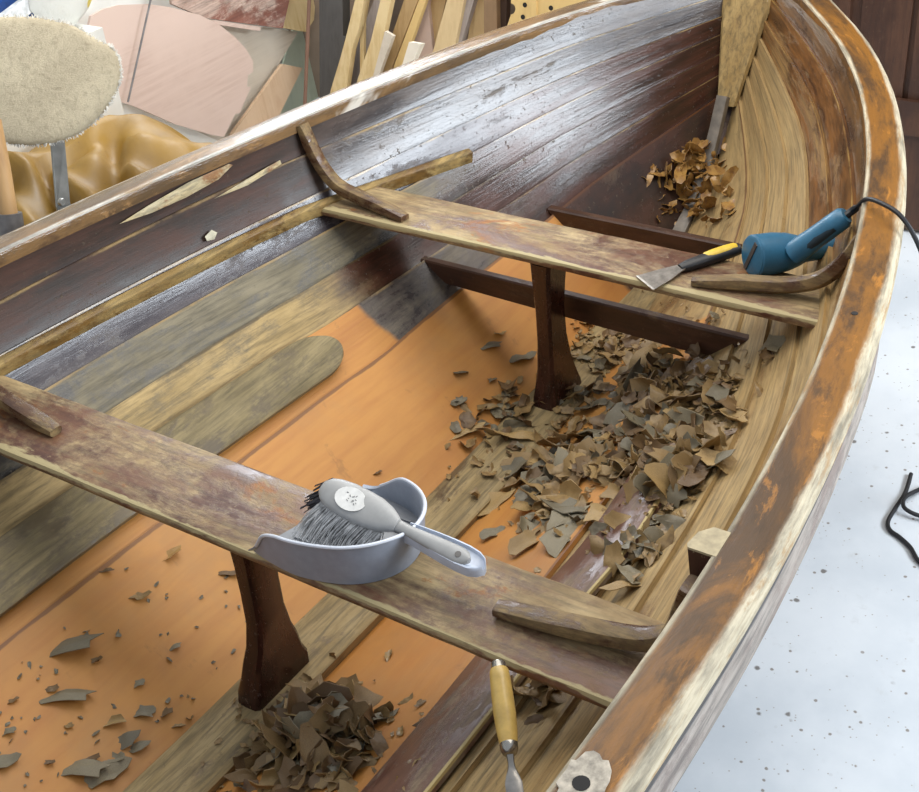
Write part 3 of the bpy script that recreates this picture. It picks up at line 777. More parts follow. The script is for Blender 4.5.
for d, w, t in [(.15, .006, .006), (.165, .0045, .0045), (.175, .0055, .004), (.186, .0095, .003), (.198, .0125, .0025), (.26, .0125, .002), (.272, .0125, .0005)]:
    p = cd*d*q; rows.append([p+sd*w+nn*t*.5, p+sd*w*.8+nn*t, p-sd*w*.8+nn*t, p-sd*w+nn*t*.5, p-sd*w-nn*t*.6, p+sd*w-nn*t*.6])
mb.sweep(rows); mb.build('blade', plain('chisel_steel', (158, 152, 144), .28, .9, .1, 30), ch)

# ------------------------------------------------------------------ cable on the floor
mb = MB()
cpts = smooth_path([(1.50, -.775, .10), (1.47, -.79, -.1), (1.437, -.80, -.30), (1.415, -.805, -.335), (1.385, -.806, -.343), (1.365, -.822, -.345), (1.345, -.86, -.345), (1.30, -.905, -.345), (1.24, -.96, -.345), (1.20, -1.0, -.345)])
cpts = smooth_path([(1.62, -.79, -.344), (1.54, -.80, -.344), (1.46, -.797, -.344), (1.405, -.797, -.344), (1.375, -.812, -.344), (1.36, -.84, -.344), (1.335, -.875, -.344), (1.29, -.915, -.344), (1.26, -1.0, -.344), (1.32, -1.07, -.344), (1.42, -1.0, -.340), (1.452, -.90, -.337), (1.452, -.845, -.334), (1.468, -.815, -.332), (1.52, -.81, -.338), (1.60, -.85, -.344)])
mb.tube(cpts, .0055, 8); cb = mb.build('power_cable', M_CORD); tag(cb, 'loop of black cable on the white floor at the right edge', 'cable')

# ------------------------------------------------------------------ paint flakes
def flake_mat(name, c1, c2, c3, rough=.45):
    b = NB(name); oi = b.n.new('ShaderNodeObjectInfo')
    n = b.noise(b.obj(), 45, 5, .7); 
    c = b.mix(b.smooth(oi.outputs['Random'], .1, .9), c1, c2)
    c = b.mix(b.smooth(n, .42, .7), c, c3)
    return b.done(c, b.math('MULTIPLY_ADD', n, .4, rough-.15), n, .3)
M_FL = flake_mat('brown_flake', (140, 114, 72), (176, 146, 94), (116, 92, 58))
M_FLG = flake_mat('grey_flake', (112, 104, 84), (142, 130, 102), (90, 82, 66))
M_FLA = flake_mat('amber_flake', (160, 122, 66), (194, 156, 96), (122, 84, 44), .2)
M_FLD = flake_mat('dark_flake', (108, 84, 54), (142, 116, 74), (84, 62, 42))
def flake_mesh(seed, curl, mat, elong=1.):
    rr = random.Random(seed); mb = MB(); n = rr.randint(10, 15); th = .022
    rad = [rr.uniform(.5, 1.0) for _ in range(n)]
    # shape in the plane, unit radius, then rolled about x
    def bend(x, y, o):
        wv = .13*math.sin(x*3.2+seed)+.10*math.sin(y*4.3+seed*2)
        if abs(curl) < .05: return V((x, y, o+wv))
        r = 1/curl; a = y/r
        return V((x, (r-o)*math.sin(a), r-(r-o)*math.cos(a)+wv))
    rings = [.0, .5, 1.]
    for sgn, o in ((1, th), (-1, -th)):
        c = mb.add(bend(0, 0, o)); prev = None
        for q in rings[1:]:
            ring = [mb.add(bend(math.cos(2*math.pi*k/n)*rad[k]*q*elong, math.sin(2*math.pi*k/n)*rad[k]*q, o)) for k in range(n)]
            for k in range(n):
                j = (k+1) % n
                if prev is None: mb.face((c, ring[k], ring[j]))
                else: mb.face((prev[k], ring[k], ring[j], prev[j]))
            prev = ring
        if sgn == 1: top = prev
        else:
            for k in range(n):
                j = (k+1) % n; mb.face((top[k], prev[k], prev[j], top[j]))
    o = mb.build('paint_flake', mat, ang=50); me = o.data; bpy.data.objects.remove(o); return me
FM = {}
for key, mat in (('b', M_FL), ('g', M_FLG), ('a', M_FLA), ('d', M_FLD)):
    FM[key] = [flake_mesh(i*7+ord(key), [0.0, .5, .9, 1.3, .7, -.6, 1.7, .3][i % 8], mat, 1+.5*(i % 3)) for i in range(10)]
def ground(x, y):
    z = hull_z(x, y)
    if abs(y) < .068 and x < 1.7: z = max(z, keel(x))
    ay = abs(y)
    if .44 < ay < .55 and x < .8: z += .022
    return z
def on_hull(px, py):
    z = .1
    for _ in range(9):
        p = at(px, py, (0, 0, z), (0, 0, 1)); z = .5*z+.5*ground(min(p.x, 2.15), max(-.85, min(.85, p.y)))
    return at(px, py, (0, 0, z), (0, 0, 1))
cand = []   # (size/dist, group, loc, size, mesh, rot)
def scatter(group, n, cx, cy, sx, sy, size, key, height=0., tilt=.5, slope=0, uni=False, lim=None):
    k = 0; tries = 0
    while k < n and tries < n*12:
        tries += 1
        if uni: dx, dy = R.uniform(-1, 1), R.uniform(-1, 1)
        else: dx, dy = R.gauss(0, .5), R.gauss(0, .5)
        px, py = cx+dx*sx+slope*dy*sy, cy+dy*sy
        p = on_hull(px, py)
        if abs(p.y) > .62 or p.x > 2.12: continue
        if 1.19 < p.x < 1.245 and abs(p.y) < .45: continue
        if 1.10 < p.x < 1.26 and p.y < -.40: continue
        if lim and not lim(px, py, p): continue
        s = R.uniform(*size)*R.choice((.55, .75, .9, 1.1))
        hgt = height*max(0, 1-(dx*dx+dy*dy))*R.random()
        z = ground(p.x, p.y)+.004+s*.16+hgt
        cand.append((s/(p-CAM).length, group, V((p.x, p.y, z)), s, R.choice(FM[R.choice(key)]), (R.gauss(0, tilt), R.gauss(0, tilt), R.uniform(0, 6.28))))
        k += 1
stb = lambda px, py, p: p.y < .14
scatter('far', 190, 655, 385, 85, 55, (.018, .036), 'bbddg', .035, .55, -.3, lim=stb)
scatter('far', 150, 600, 460, 100, 40, (.020, .040), 'bbdg', .02, .5, lim=stb)
scatter('far', 85, 680, 470, 48, 50, (.022, .042), 'bbdg', .03, .6, lim=stb)
scatter('far', 46, 548, 505, 50, 40, (.022, .046), 'bbg', .012, .4)
scatter('far', 34, 500, 415, 36, 30, (.016, .032), 'gbd', .0, .4)
scatter('far', 40, 620, 345, 45, 22, (.014, .026), 'bbd', .0, .4)
scatter('far', 22, 640, 550, 60, 34, (.020, .034), 'bg', .0, .35)
scatter('far', 30, 580, 395, 40, 30, (.018, .034), 'bdg', .02, .5)
scatter('heap', 210, 312, 738, 62, 44, (.020, .040), 'ddbg', .075, .7, lim=lambda px, py, p: p.y < -.07)
scatter('heap', 26, 300, 770, 90, 30, (.018, .034), 'db', .0, .5, lim=lambda px, py, p: p.y < -.07)
scatter('bow', 150, 696, 192, 36, 38, (.016, .030), 'aaaa', .11, .9)
scatter('bow', 26, 705, 150, 20, 16, (.014, .026), 'aab', .04, .8)
scatter('gap', 26, 575, 705, 34, 26, (.016, .030), 'bbd', .0, .5)
scatter('gap', 16, 545, 770, 28, 24, (.016, .030), 'bd', .0, .5)
INFO = {
 'far': ('curled brown paint flake in the litter around the post of the far thwart', 'paint flakes littering the bottom around the far post'),
 'heap': ('dark brown paint flake in the heap beside the foot of the near post', 'paint flakes heaped beside the near post'),
 'bow': ('glossy amber paint flake in the pile at the foot of the stem', 'amber paint flakes piled in the bow'),
 'gap': ('brown paint flake caught beyond the reddish board behind the chisel', 'paint flakes behind the chisel')}
cand.sort(key=lambda c: -c[0])
M_ST = M_FLD
single = cand[:262]; rest = cand[262:]
def place_flake(me, loc, s, rot, label, group=None):
    o = bpy.data.objects.new('paint_flake', me); col.objects.link(o)
    o.location = loc; o.scale = (s, s, s); o.rotation_euler = rot
    tag(o, label, 'paint flake', group); return o
for _, g, loc, s, me, rot in single: place_flake(me, loc, s, rot, *INFO[g])
# lone flakes on the port panel: photographed spots (x px, y px), size, stretch
LONE = [
 (65, 650, .052, 'g', 2.1, 'large grey flake, longest on the orange panel near the left edge'),
 (86, 640, .022, 'g', 1.3, 'small grey flake touching the long flake on the orange panel'),
 (97, 662, .020, 'd', 1.2, 'round dark flake just below the long grey flake on the orange panel'),
 (119, 637, .018, 'g', .7, 'short dark flake right of the long grey flake on the orange panel'),
 (65, 698, .044, 'g', 1.8, 'grey flake second longest on the orange panel, below the long one'),
 (52, 690, .018, 'd', .8, 'thin dark flake at the upper left tip of the second longest grey flake'),
 (14, 702, .012, 'd', 1, 'small dark flake near the left frame edge on the orange panel'),
 (141, 598, .024, 'b', 1.3, 'cream and brown flake alone at the top of the orange panel'),
 (171, 557, .030, 'a', 1.4, 'curled rust brown flake on the orange panel just behind the near thwart'),
 (175, 648, .016, 'g', 1.3, 'pale grey flake in the middle of the orange panel'),
 (140, 685, .020, 'g', 1.2, 'slim grey flake in the lower middle of the orange panel'),
 (146, 714, .034, 'g', 1.2, 'olive flake with ragged edge near the keelson on the orange panel'),
 (118, 724, .026, 'b', 2, 'long narrow olive flake left of the ragged flake on the orange panel'),
 (166, 715, .024, 'd', 1.2, 'dark forked flake nearest the keelson on the orange panel'),
 (124, 742, .034, 'g', 1, 'blotchy grey flake above the big broken flake on the orange panel'),
 (136, 748, .026, 'g', 1.1, 'grey flake leaning on the blotchy flake by the keelson'),
 (82, 770, .050, 'g', 1.4, 'big broken grey flake at the bottom of the orange panel'),
 (108, 775, .046, 'g', 1.3, 'pale grey flake joined to the big broken flake'),
 (118, 760, .028, 'g', .8, 'upright grey flake right of the big broken flake'),
 (92, 760, .022, 'd', 1.4, 'dark flake lying on top of the big broken flake'),
 (10, 733, .020, 'g', 1.3, 'ragged grey flake at the left edge of the orange panel'),
 (4, 765, .034, 'g', 1.2, 'grey flake cut by the left frame edge at the bottom'),
 (50, 764, .014, 'd', 1.5, 'tiny dark flake at the bottom left of the orange panel'),
 (70, 727, .014, 'b', 1.2, 'tiny tan flake in the lower left of the orange panel'),
 (107, 572, .013, 'd', 1.3, 'tiny dark flake beside the groove of the orange panel'),
 (228, 574, .020, 'd', 1.5, 'dark twisted flake left of the near post'),
 (378, 474, .013, 'd', 1, 'dark flake on the panel beyond the dustpan'),
 (500, 335, .030, 'b', 1, 'upper grey brown flake on the orange panel left of the far post'),
 (490, 347, .034, 'g', 1.4, 'long curled flake on the orange panel left of the far post'),
 (522, 360, .050, 'g', 1.1, 'large grey flake standing left of the far post'),
 (463, 434, .034, 'b', 1.8, 'rolled brown flake left of the litter beside the keelson'),
 (460, 402, .026, 'g', 1.2, 'curled grey flake left of the litter on the orange panel'),
 (530, 543, .056, 'b', 1.1, 'large smooth tan flake behind the handle of the dustpan'),
 (492, 535, .040, 'g', 1, 'large grey flake beside the tan flake behind the dustpan handle'),
 (420, 705, .013, 'd', 1, 'small dark flake on the orange panel below the near thwart'),
 (428, 722, .024, 'd', 1.1, 'dark flake against the reddish board on the orange panel'),
 (343, 690, .040, 'b', 1.1, 'tan leaf shaped flake on top of the heap'),
]
ci = 0
for px, py, s, key, el, lab in LONE:
    p = on_hull(px, py); me = FM[key][(ci*3) % 10]; ci += 1
    if s > .03: me = FM[key][[0, 7, 1, 5][ci % 4]]
    o = place_flake(me, (p.x, p.y, ground(p.x, p.y)+.003+s*.10), s*.62, (R.gauss(0, .12), R.gauss(0, .12)+.0, R.uniform(-.3, .3)-.6), lab)
    o.scale = (s*.62*el, s*.62, s*.62)
# the rest: smaller flakes and crumbs no one could count
mb = MB(); LITTER = [M_FLD, M_FL, M_FLG, M_FLA]; fmi = []
def put(me, loc, s, rot):
    from mathutils import Euler
    m = Matrix.Translation(loc) @ Euler(rot).to_matrix().to_4x4() @ Matrix.Scale(s, 4)
    b = len(mb.v); mi = LITTER.index(me.materials[0])
    for v in me.vertices: mb.v.append(tuple(m @ v.co))
    for p in me.polygons: mb.face([b+i for i in p.vertices]); fmi.append(mi)
for _, g, loc, s, me, rot in rest: put(me, loc, s, rot)
for k in range(1100):
    cx, cy, sx, sy = R.choice([(640, 400, 110, 70), (640, 400, 110, 70), (600, 480, 120, 60), (690, 490, 50, 60), (315, 740, 90, 50), (620, 345, 60, 30)])
    p = on_hull(cx+R.gauss(0, .6)*sx, cy+R.gauss(0, .6)*sy)
    if p.y > .14 or p.y < -.62 or (1.19 < p.x < 1.245): continue
    put(R.choice(FM['b']), V((p.x, p.y, ground(p.x, p.y)+.003)), R.uniform(.004, .012), (R.gauss(0, .4), R.gauss(0, .4), R.uniform(0, 6)))
for k in range(110):
    p = on_hull(R.uniform(0, 420), R.uniform(560, 792))
    if not .10 < p.y < .38: continue
    put(R.choice(FM['g']), V((p.x, p.y, ground(p.x, p.y)+.002)), R.uniform(.002, .006), (R.gauss(0, .3), R.gauss(0, .3), R.uniform(0, 6)))
st = mb.build('flake_litter', M_FLD, recalc=False)
for q in LITTER[1:]: st.data.materials.append(q)
st.data.polygons.foreach_set('material_index', fmi)
tag(st, 'small crumbs and bits of stripped paint between the larger flakes', 'paint debris', kind='stuff')

# ------------------------------------------------------------------ behind the boat: sheets and timber against the walls
def board(name, poly, p0, n, th, mat, label, cat, group=None, ext=None):
    pts = [at(px, py, p0, n) for px, py in poly]
    nv = V(n).normalized(); nv = nv if nv.dot(FWD) > 0 else -nv
    if ext:
        n_ = V(n); upv = V((0, 0, 1))-n_*(n_.z/n_.dot(n_)); m = len(pts)
        i = min(range(m), key=lambda k: pts[k].z+pts[(k+1) % m].z); j = (i+1) % m
        a, c = pts[i], pts[j]
        top = [k for k in range(m) if poly[k][1] <= -10]
        mv = {}
        for k in top:
            nb = [q for q in ((k-1) % m, (k+1) % m) if q not in top]
            if nb: mv[k] = (pts[k]-pts[nb[0]]).normalized()*.42
        for k in mv: pts[k] = pts[k]+mv[k]
        pts[i+1:i+1] = [a+upv*((FZ-a.z)/upv.z), c+upv*((FZ-c.z)/upv.z)]
    mb = MB(); mb.prism(pts, nv*th); o = mb.build(name, mat, smooth=False)
    tag(o, label, cat, group); return o
def wood(name, c, c2, rough=.6, ax='z'):
    b = NB(name); g = b.noise(b.mapping(tuple(x*(.2 if x < 1 else 1) for x in AX[ax])), 60, 5, .6, .5); n = b.noise(b.obj(), 4, 4)
    return b.done(b.mix(b.smooth(n, .35, .65), b.mix(b.smooth(g, .35, .7), c, c2), c), rough, g, .15)
W_CREAM = wood('cream_pine', (214, 190, 142), (196, 166, 112)); W_TAN = wood('tan_timber', (186, 156, 110), (164, 132, 86)); W_LILAC = wood('greyed_timber', (168, 156, 148), (146, 134, 126))
W_BROWN = wood('brown_timber', (128, 100, 70), (104, 80, 56)); W_PLY = wood('pinkish_ply', (200, 176, 162), (188, 162, 148), ax='x'); W_PALE = wood('pale_ply', (202, 190, 172), (186, 174, 156), ax='x')
W_GREEN = wood('pale_green_sheet', (180, 188, 168), (168, 176, 156)); W_RED = worn_mat('stained_panel', 'x', (120, 78, 66), (136, 90, 76), (200, 176, 160), (184, 156, 140), cover=.5, scale=5, gloss=.5)
W_DARKG = wood('dark_grey_timber', (78, 76, 74), (60, 58, 56)); W_PEG = wood('yellow_plywood', (204, 172, 112), (188, 154, 96)); W_DK = wood('dark_timber', (84, 62, 48), (66, 48, 38))
PL = lambda d: ((0, 2.30+d, FZ), (0, 1, -.10))           # leaning on the port wall
BL = lambda d: ((2.85+d, 0, FZ), (1, 0, -.22))           # leaning on the end wall
oval = [(88, 30), (91, 16), (102, 9.5), (118, 5), (148, 4), (170, 7), (200, 15), (219, 24.5), (235, 37), (246, 49), (253, 61), (253, 72), (248, 75), (247, 86.5), (251, 87), (243, 105), (240, 113), (235, 114), (230, 125), (224, 137), (212, 135), (175, 124), (134, 106), (118, 101), (96, 70)]
board('plywood_sheet', oval, *PL(0), .012, W_PLY, 'large pinkish plywood panel with round outline and notched edge', 'panel')
board('plywood_sheet', [(200, 18), (298, 32), (244, 124), (225, 160), (180, 140)], *PL(.12), .012, W_PALE, 'pale plywood sheet with dark slanting edge behind the round panel', 'sheet')
board('plank', [(283, 64), (302.5, 68), (276, 122), (240, 145), (232, 135)], *PL(.07), .02, wood('pinkish_plank', (200, 170, 138), (186, 152, 120)), 'short pinkish plank standing right of the round panel', 'plank', None, True)
board('painted_sheet', [(296, 20), (322, 40), (322, 118), (262, 140)], *PL(.20), .012, W_GREEN, 'pale green sheet behind the pinkish plank', 'sheet')
board('stained_panel', [(168, -30), (296, -30), (289.5, 0), (283, 28.5), (205, 18), (172, 4)], *PL(.05), .014, W_RED, 'red stained panel above the round plywood panel', 'panel')
board('batten', [(214, 20), (261, 27), (260, 31), (213, 24)], *PL(.03), .02, W_PLY, 'thin pink batten under the stained panel', 'batten')
board('plywood_offcut', [(292, -30), (318, -30), (314, 20), (306, 32), (284, 28)], *PL(.09), .012, W_CREAM, 'cream plywood offcut right of the stained panel', 'offcut')
board('white_board', [(104, 96), (128, 104), (180, 124), (230, 146), (226, 160), (100, 116)], *PL(.06), .02, plain('white_paint', (226, 222, 212), .5, 0, .03, 8), 'white painted board under the round panel', 'board', None, True)
# thin stick and wire
def stick(name, a, b, p, r, mat, label, cat):
    A_, B_ = at(*a, *p), at(*b, *p); mb = MB(); mb.tube([A_, (A_+B_)/2, B_], r, 8); o = mb.build(name, mat); tag(o, label, cat)
stick('stick', (310.5, -30), (304, 125), BL(-.20), .008, wood('brown_stick', (124, 92, 74), (100, 72, 58)), 'thin brown stick standing upright left of the dark grey post', 'stick')
stick('wire', (155, -20), (128, 102), PL(-.04), .004, plain('grey_wire', (112, 108, 106), .5), 'thin grey wire hanging in front of the round panel', 'wire')
G = 'timber offcuts leaning at the end wall'
T = [
 ('post', [(319, -30), (342, -30), (343, 36), (345, 38), (344, 42), (342, 80), (338, 130), (320, 130)], -.02, .05, W_DARKG, 'dark grey notched post left of the cream timbers', 'post'),
 ('board', [(378, -10), (374, 38), (357, 90), (318, 104), (340, 58), (366, 20)], .06, .02, W_LILAC, 'greyed board behind the two cream shaped timbers', 'board'),
 ('shaped_timber', [(358, -20), (366, -20), (364, 0), (359.6, 26), (352, 49), (347, 83), (344, 112), (326, 112), (331, 89), (340.5, 57.5), (345.7, 38), (355, 0)], -.05, .03, W_CREAM, 'left of two cream timbers with widening foot', 'timber'),
 ('shaped_timber', [(383, -20), (394, -20), (391, 0), (384, 33), (378, 66), (372, 95), (352, 100), (358, 78), (371, 40), (380.5, 0)], -.05, .03, W_CREAM, 'right of two cream timbers with widening foot', 'timber'),
 ('batten', [(367, -20), (371, -20), (364, 22), (360, 24)], -.01, .015, W_CREAM, 'slim cream batten between the two shaped timbers', 'batten'),
 ('offcut', [(385, 31), (393, 36), (382, 66), (374, 92), (372, 80)], -.07, .02, W_PALE, 'small pale offcut beside the right shaped timber', 'offcut'),
 ('slat', [(409, -20), (424, -20), (418, 0), (392, 68), (384, 86), (372, 88), (380, 70), (404, 0)], .0, .02, W_TAN, 'wide tan slat right of the shaped timbers', 'slat'),
 ('slat', [(424, -20), (431, -20), (426, 0), (404, 63), (398, 80), (390, 80), (395, 63), (419, 0)], -.02, .02, W_PEG, 'narrow yellow slat beside the wide tan slat', 'slat'),
 ('block', [(409, 42), (421, 44), (414, 60), (408, 78), (396, 80), (403, 62)], -.10, .03, plain('white_block', (226, 216, 198), .6, 0, .03, 8), 'short white block in front of the slats', 'block'),
 ('offcut', [(424, -10), (428, 5), (434, 60), (408, 70), (412, 40)], .03, .02, W_PLY, 'pinkish triangular offcut behind the white block', 'offcut'),
 ('offcut', [(428, -10), (448, -10), (444, 8), (435, 50), (430, 60)], .05, .02, W_TAN, 'tan offcut between the triangular offcut and the wide plank', 'offcut'),
 ('plank', [(449, -20), (468, -20), (464, 0), (455, 46), (450, 64), (428, 66), (433, 51), (447, 0)], -.02, .03, wood('wide_plank_wood', (200, 174, 130), (184, 156, 112)), 'widest light plank of the leaning timber', 'plank'),
 ('plank', [(468, -20), (478, -20), (474, 0), (462, 40), (456, 60), (448, 62), (455, 44), (464, 0)], .0, .03, W_LILAC, 'greyed plank right of the widest plank', 'plank'),
 ('plank', [(476, -20), (486, -20), (484, 34), (482, 52), (462, 54), (468, 38)], .03, .03, W_TAN, 'tan tapering plank right of the greyed plank', 'plank'),
 ('plank', [(484, -20), (496, -20), (497, 46), (484, 48)], -.03, .03, W_BROWN, 'olive brown upright plank', 'plank'),
 ('plank', [(497, -20), (507, -20), (506, 40), (498, 44)], .04, .03, W_DK, 'dark brown upright plank left of the perforated boards', 'plank'),
]
for nm, poly, d, th, mat, lab, cat in T: board(nm, poly, *BL(d), th, mat, lab, cat, G, True)
# perforated boards
def peg(poly, holes, d, lab):
    o = board('perforated_board', poly, *BL(d), .018, W_PEG, lab, 'board', G, True)
    for hx, hy in holes:
        c = at(hx, hy, *BL(d)); mb = MB(); mb.lathe([(-.0015, 0), (-.0015, .0095), (.0, .0095)], c, V((1, 0, -.1)), 14); mb.build('hole', M_HOLE, o)
nt = [(511, -20), (511, 0)]+[(511+4.5*math.sin(math.pi*k/6), 8-5.5*math.cos(math.pi*k/6)+1) for k in range(7)]+[(507, 26), (504, 46), (536, 46), (536, -20)]
peg(nt, [(525, 5), (523, 17)], -.05, 'yellow perforated board with a scooped left edge')
peg([(537, -20), (600, -20), (600, 30), (537, 40)], [(551, 8), (566, -6)], -.04, 'yellow perforated board to the right behind the gunwale')

# ------------------------------------------------------------------ fleece pad on a strut, jacket, tool, bag
def fleece():
    b = NB('beige_fleece'); n = b.noise(b.obj(), 60, 6, .75, .5); n2 = b.noise(b.obj(), 7, 4)
    n3 = b.noise(b.mapping((1, 1, 3)), 170, 4, .7)
    c = b.mix(b.smooth(n2, .35, .65), (214, 200, 170), (198, 184, 156)); c = b.mix(b.math('MULTIPLY', b.smooth(n, .45, .75), .6), c, (150, 134, 110)); 
    return b.done(c, .95, b.math('ADD', n, n3), .9, .006, 0, .1)
M_FLEECE = fleece()
pc = at(36, 82, (0, 1.5, 0), (0, 1, 0))
pad = empty('padded_seat', pc); tag(pad, 'oval pad covered in beige fleece on a grey metal strut beyond the port gunwale', 'pad')
vx = (at(100, 85, (0, 1.5, 0), (0, 1, 0))-pc); vx.normalize(); vw = (CAM-pc).normalized(); vz = vw.cross(vx).normalized(); vx = vz.cross(vw)
sc_ = (pc-CAM).dot(FWD)/FPX
pout = [(120, 70), (118, 55), (112, 44), (98, 38), (84, 30), (66, 22), (40, 19), (10, 20), (-15, 24), (-40, 38), (-55, 70), (-50, 105), (-35, 128), (-10, 142), (20, 146), (50, 143), (75, 134), (95, 118), (108, 100), (116, 86)]
mb = MB(); rows = []
for q, d in [(1, -.03), (1.0, -.01), (.985, .005), (.94, .016), (.85, .023), (.6, .028), (.3, .030), (.02, .031)]:
    row = []
    for i, (px, py) in enumerate(pout):
        x = (px-36)*sc_; y = -(py-82)*sc_
        row.append(vx*x*q+vz*y*q+vw*d)
    rows.append(row)
mb.sweep(rows); pb = mb.build('cushion', M_FLEECE, pad, ang=180)
sub = pb.modifiers.new('subdivision', 'SUBSURF'); sub.levels = 2; sub.render_levels = 2
mb = MB(); rf = random.Random(11)
n = len(pout)
for k in range(620):
    t = rf.random()*n; i = int(t); q = t-i
    a, c = pout[i], pout[(i+1) % n]; px = a[0]+(c[0]-a[0])*q; py = a[1]+(c[1]-a[1])*q
    x = (px-36)*sc_*.97; y = -(py-82)*sc_*.97; o = V((x, y)).normalized()
    p0 = vx*x+vz*y+vw*rf.uniform(-.02, .01); ln_ = rf.uniform(.004, .010) if t > 7 and t < 16.5 else rf.uniform(.006, .013)
    d_ = vx*(o.x+rf.gauss(0, .5))+vz*(o.y+rf.gauss(0, .5))+vw*rf.gauss(0, .3); d_.normalize()
    mb.tube([p0, p0+d_*ln_*.6+vz*rf.gauss(0, .003), p0+d_*ln_], [.0016, .0014, .0008], 4)
mb.build('fringe', plain('white_fringe', (214, 210, 200), .9), pad)
mb = MB()
s0 = at(57, 138, (0, 1.52, 0), (0, 1, 0)); s1 = at(63, 205, (0, 1.44, 0), (0, 1, 0)); s2 = V((s1.x-.03, s1.y, FZ))
mb.bar([s0-pc, s1-pc, s2-pc], .046, .008, up=(0, -1, .2)); mb.build('strut', plain('grey_metal_strut', (126, 128, 126), .4, .5, .08, 20), pad, smooth=False)
mb = MB(); bc = at(62, 202, (0, 1.425, 0), (0, 1, 0))-pc; mb.lathe([(-.004, 0), (-.004, .009), (0, .011), (.006, .011)], bc, (0, 1, 0), 14); mb.build('bolt', plain('bolt_steel', (160, 158, 152), .35, .8), pad)
# jacket: heap of folded cloth
M_JACKET = None
b = NB('mustard_oilcloth'); nn_ = b.noise(b.obj(), 5, 5, .6); n2_ = b.noise(b.obj(), 40, 5, .7)
cc_ = b.mix(b.smooth(nn_, .3, .7), (152, 116, 38), (128, 96, 30)); cc_ = b.mix(b.math('MULTIPLY', b.smooth(n2_, .62, .72), .6), cc_, (96, 70, 34))
M_JACKET = b.done(cc_, .55, n2_, .15)
S0 = [(.02, -.33), (.10, .20), (.25, .46), (.45, .50), (.62, .53), (.74, .55), (.9, .525), (1.0, .51), (1.12, .515), (1.22, .485), (1.30, .442), (1.38, .385), (1.44, .31), (1.50, .18), (1.58, .0)]
SIL = [(-1.133+(a+1.133)*1.092, 1.823+(c-1.823)*1.092) for a, c in S0]
rows = []; yy = [1.17+1.05*i/44 for i in range(45)]
for i in range(111):
    x = .13+1.71*i/110; row = []; hmax = interp(x, [s[0] for s in SIL], [s[1] for s in SIL])
    for y in yy:
        t = (y-1.71)/.52; base = FZ+.02
        hh = base+(hmax-base)*max(0, 1-abs(t)**2.2)**.5 if abs(t) < 1 else base
        n1 = noise.noise(V((x*3.0+y*2.2, y*1.5-x*2.0, 2.))); n2 = noise.noise(V((x*8-y*5, y*4+x*3, 5.)))
        rid = 1-abs(n1)*2
        hh -= .10*(1-rid)*min(1, (hh-base)*4)*.9*(1 if y < 1.74 else .35); hh += .035*n2*(1 if y < 1.74 else .3)
        hh -= (.13*math.exp(-((x-1.02+.55*(1.7-y))/.03)**2)+.09*math.exp(-((x-1.30+.9*(1.7-y))/.045)**2)+.12*math.exp(-((x-.80+.3*(1.7-y))/.03)**2))*(1 if y < 1.66 else max(0, 1-(y-1.66)/.10)*.9)
        row.append((x, y, max(hh, base-.0)))
    rows.append(row)
mb = MB(); mb.grid(rows)
ja = mb.build('jacket', M_JACKET, ang=180); tag(ja, 'crumpled mustard yellow oilskin jacket heaped behind the port gunwale', 'jacket')
sm = ja.modifiers.new('solid', 'SOLIDIFY'); sm.thickness = .006
# wooden handled tool at the left edge
th_ = empty('hand_tool', at(2, 172, (0, 1.22, 0), (0, 1, 0))); tag(th_, 'round wooden tool handle with grey metal socket at the left edge behind the gunwale', 'tool')
O2 = th_.location.copy(); ta = at(-8, 120, (0, 1.25, 0), (0, 1, 0))-O2; tb = at(9, 215, (0, 1.20, 0), (0, 1, 0))-O2; tcq = at(14, 250, (0, 1.19, 0), (0, 1, 0))-O2
mb = MB(); mb.tube([ta, (ta+tb)*.5, tb], [.022, .024, .022], 14); mb.build('handle', wood('ash_handle', (178, 140, 92), (156, 118, 74)), th_)
mb = MB(); mb.tube([tb-(tb-ta)*.02, tcq, tcq+(tcq-tb)*2.5], [.032, .034, .034], 14); mb.build('socket', plain('grey_socket', (112, 108, 106), .5, .3), th_)
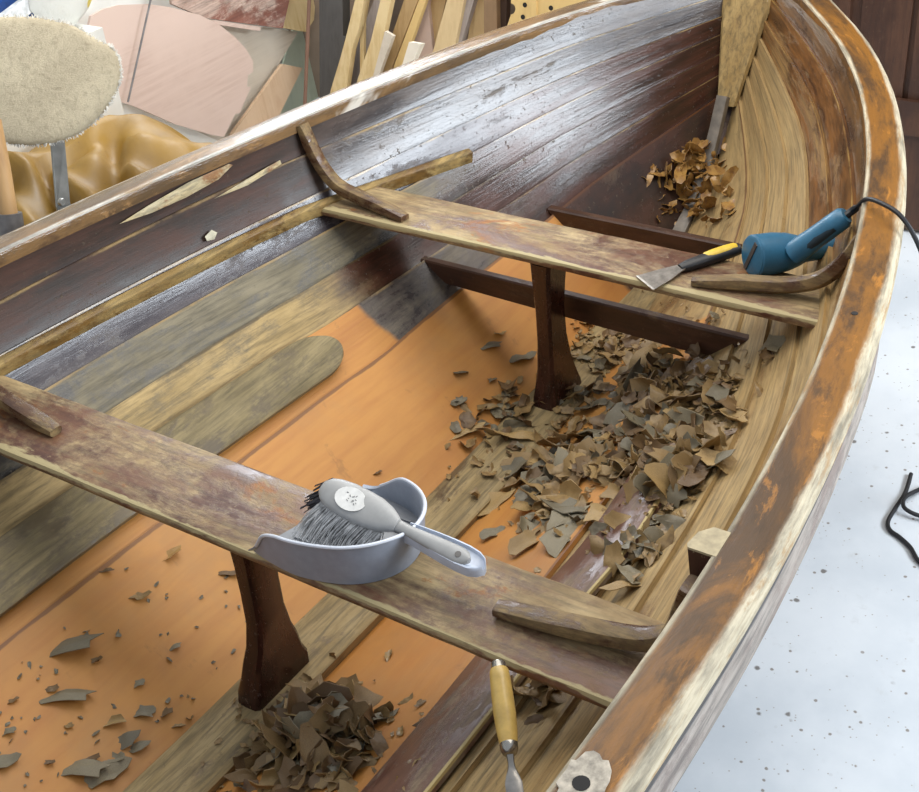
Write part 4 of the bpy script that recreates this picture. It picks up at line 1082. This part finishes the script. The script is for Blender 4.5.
# bag, pole and blue tub at the top left corner
M_BAGM = None
b = NB('printed_bag'); d1 = b.noise(b.mapping((1, 1, 1)), 9, 2, .4)
M_BAGM = b.done(b.mix(b.smooth(d1, .56, .6), (222, 222, 214), (216, 196, 70)), .35, b.noise(b.obj(), 20, 4), .5, .01)
ca = MB(); ca.box((.75, 2.02, FZ), (1.64, 2.6, .55)); cb_ = ca.build('cabinet', plain('cabinet_white', (214, 212, 204), .6, 0, .03, 8), smooth=False); tag(cb_, 'low white cabinet behind the fleece pad', 'cabinet')
c_ = at(62, 2, (0, 2.13, 0), (0, 1, 0)); c_.z = .712; mb = MB(); rows = []
for i in range(13):
    a = math.pi*i/12; rows.append([(c_.x+.12*math.sin(a)*math.cos(q)*(1+.15*math.sin(3*q+i)), c_.y+.08*math.sin(a)*math.sin(q), c_.z-.02-.14*math.cos(a)*(1+.08*math.sin(2*q))) for q in [2*math.pi*k/18 for k in range(18)]])
mb.sweep(rows); bg = mb.build('plastic_bag', M_BAGM); tag(bg, 'white plastic bag printed with yellow shapes behind the fleece pad', 'bag')
A_ = at(-20, 40, (0, 2.15, 0), (0, 1, 0)); B_ = at(52, -14, (0, 2.15, 0), (0, 1, 0))
A_ = A_+(A_-B_)*.15; mb = MB(); mb.bar([A_, B_], .05, .03, up=(0, -1, 0)); pl = mb.build('white_rail', plain('white_rail_paint', (220, 222, 222), .4), smooth=False); tag(pl, 'white slanting rail at the top left corner', 'rail')
c_ = at(2, -4, (0, 2.35, 0), (0, 1, 0)); mb = MB(); mb.lathe([(0, .0), (0, .10), (.02, .12), (.24, .14), (.25, .15), (.26, .14), (.26, 0)], (c_.x, c_.y, .551), (0, 0, 1), 22); tb_ = mb.build('tub', plain('blue_tub', (40, 84, 160), .4)); tag(tb_, 'blue plastic tub at the top left corner', 'tub')

# ------------------------------------------------------------------ light
w = bpy.data.worlds.new('world'); scene.world = w; w.use_nodes = True
bgd = w.node_tree.nodes['Background']; bgd.inputs[0].default_value = (.80, .88, 1.0, 1); bgd.inputs[1].default_value = .58
def area(name, loc, aim, sx, sy, power, colr):
    l = bpy.data.lights.new(name, 'AREA'); l.shape = 'RECTANGLE'; l.size = sx; l.size_y = sy; l.energy = power; l.color = colr
    o = bpy.data.objects.new(name, l); col.objects.link(o); o.location = loc
    o.rotation_euler = (V(aim)-V(loc)).to_track_quat('-Z', 'Y').to_euler(); return o
area('daylight_doorway', (1.95, -3.6, 1.9), (1.4, .2, .3), 2.5, 1.15, 165, (.85, .925, 1.0))
area('daylight_window', (3.17, 1.85, 1.72), (.9, .6, .3), 1.6, 1.0, 70, (.88, .94, 1.0))
area('ceiling_tube', (1.55, .1, 2.6), (1.35, .1, 0), 3.0, 2.0, 50, (1.0, .94, .85))
scene.view_settings.view_transform = 'Standard'; scene.view_settings.look = 'None'
scene.view_settings.gamma = 1; scene.view_settings.exposure = 0.38; scene.view_settings.use_curve_mapping = False
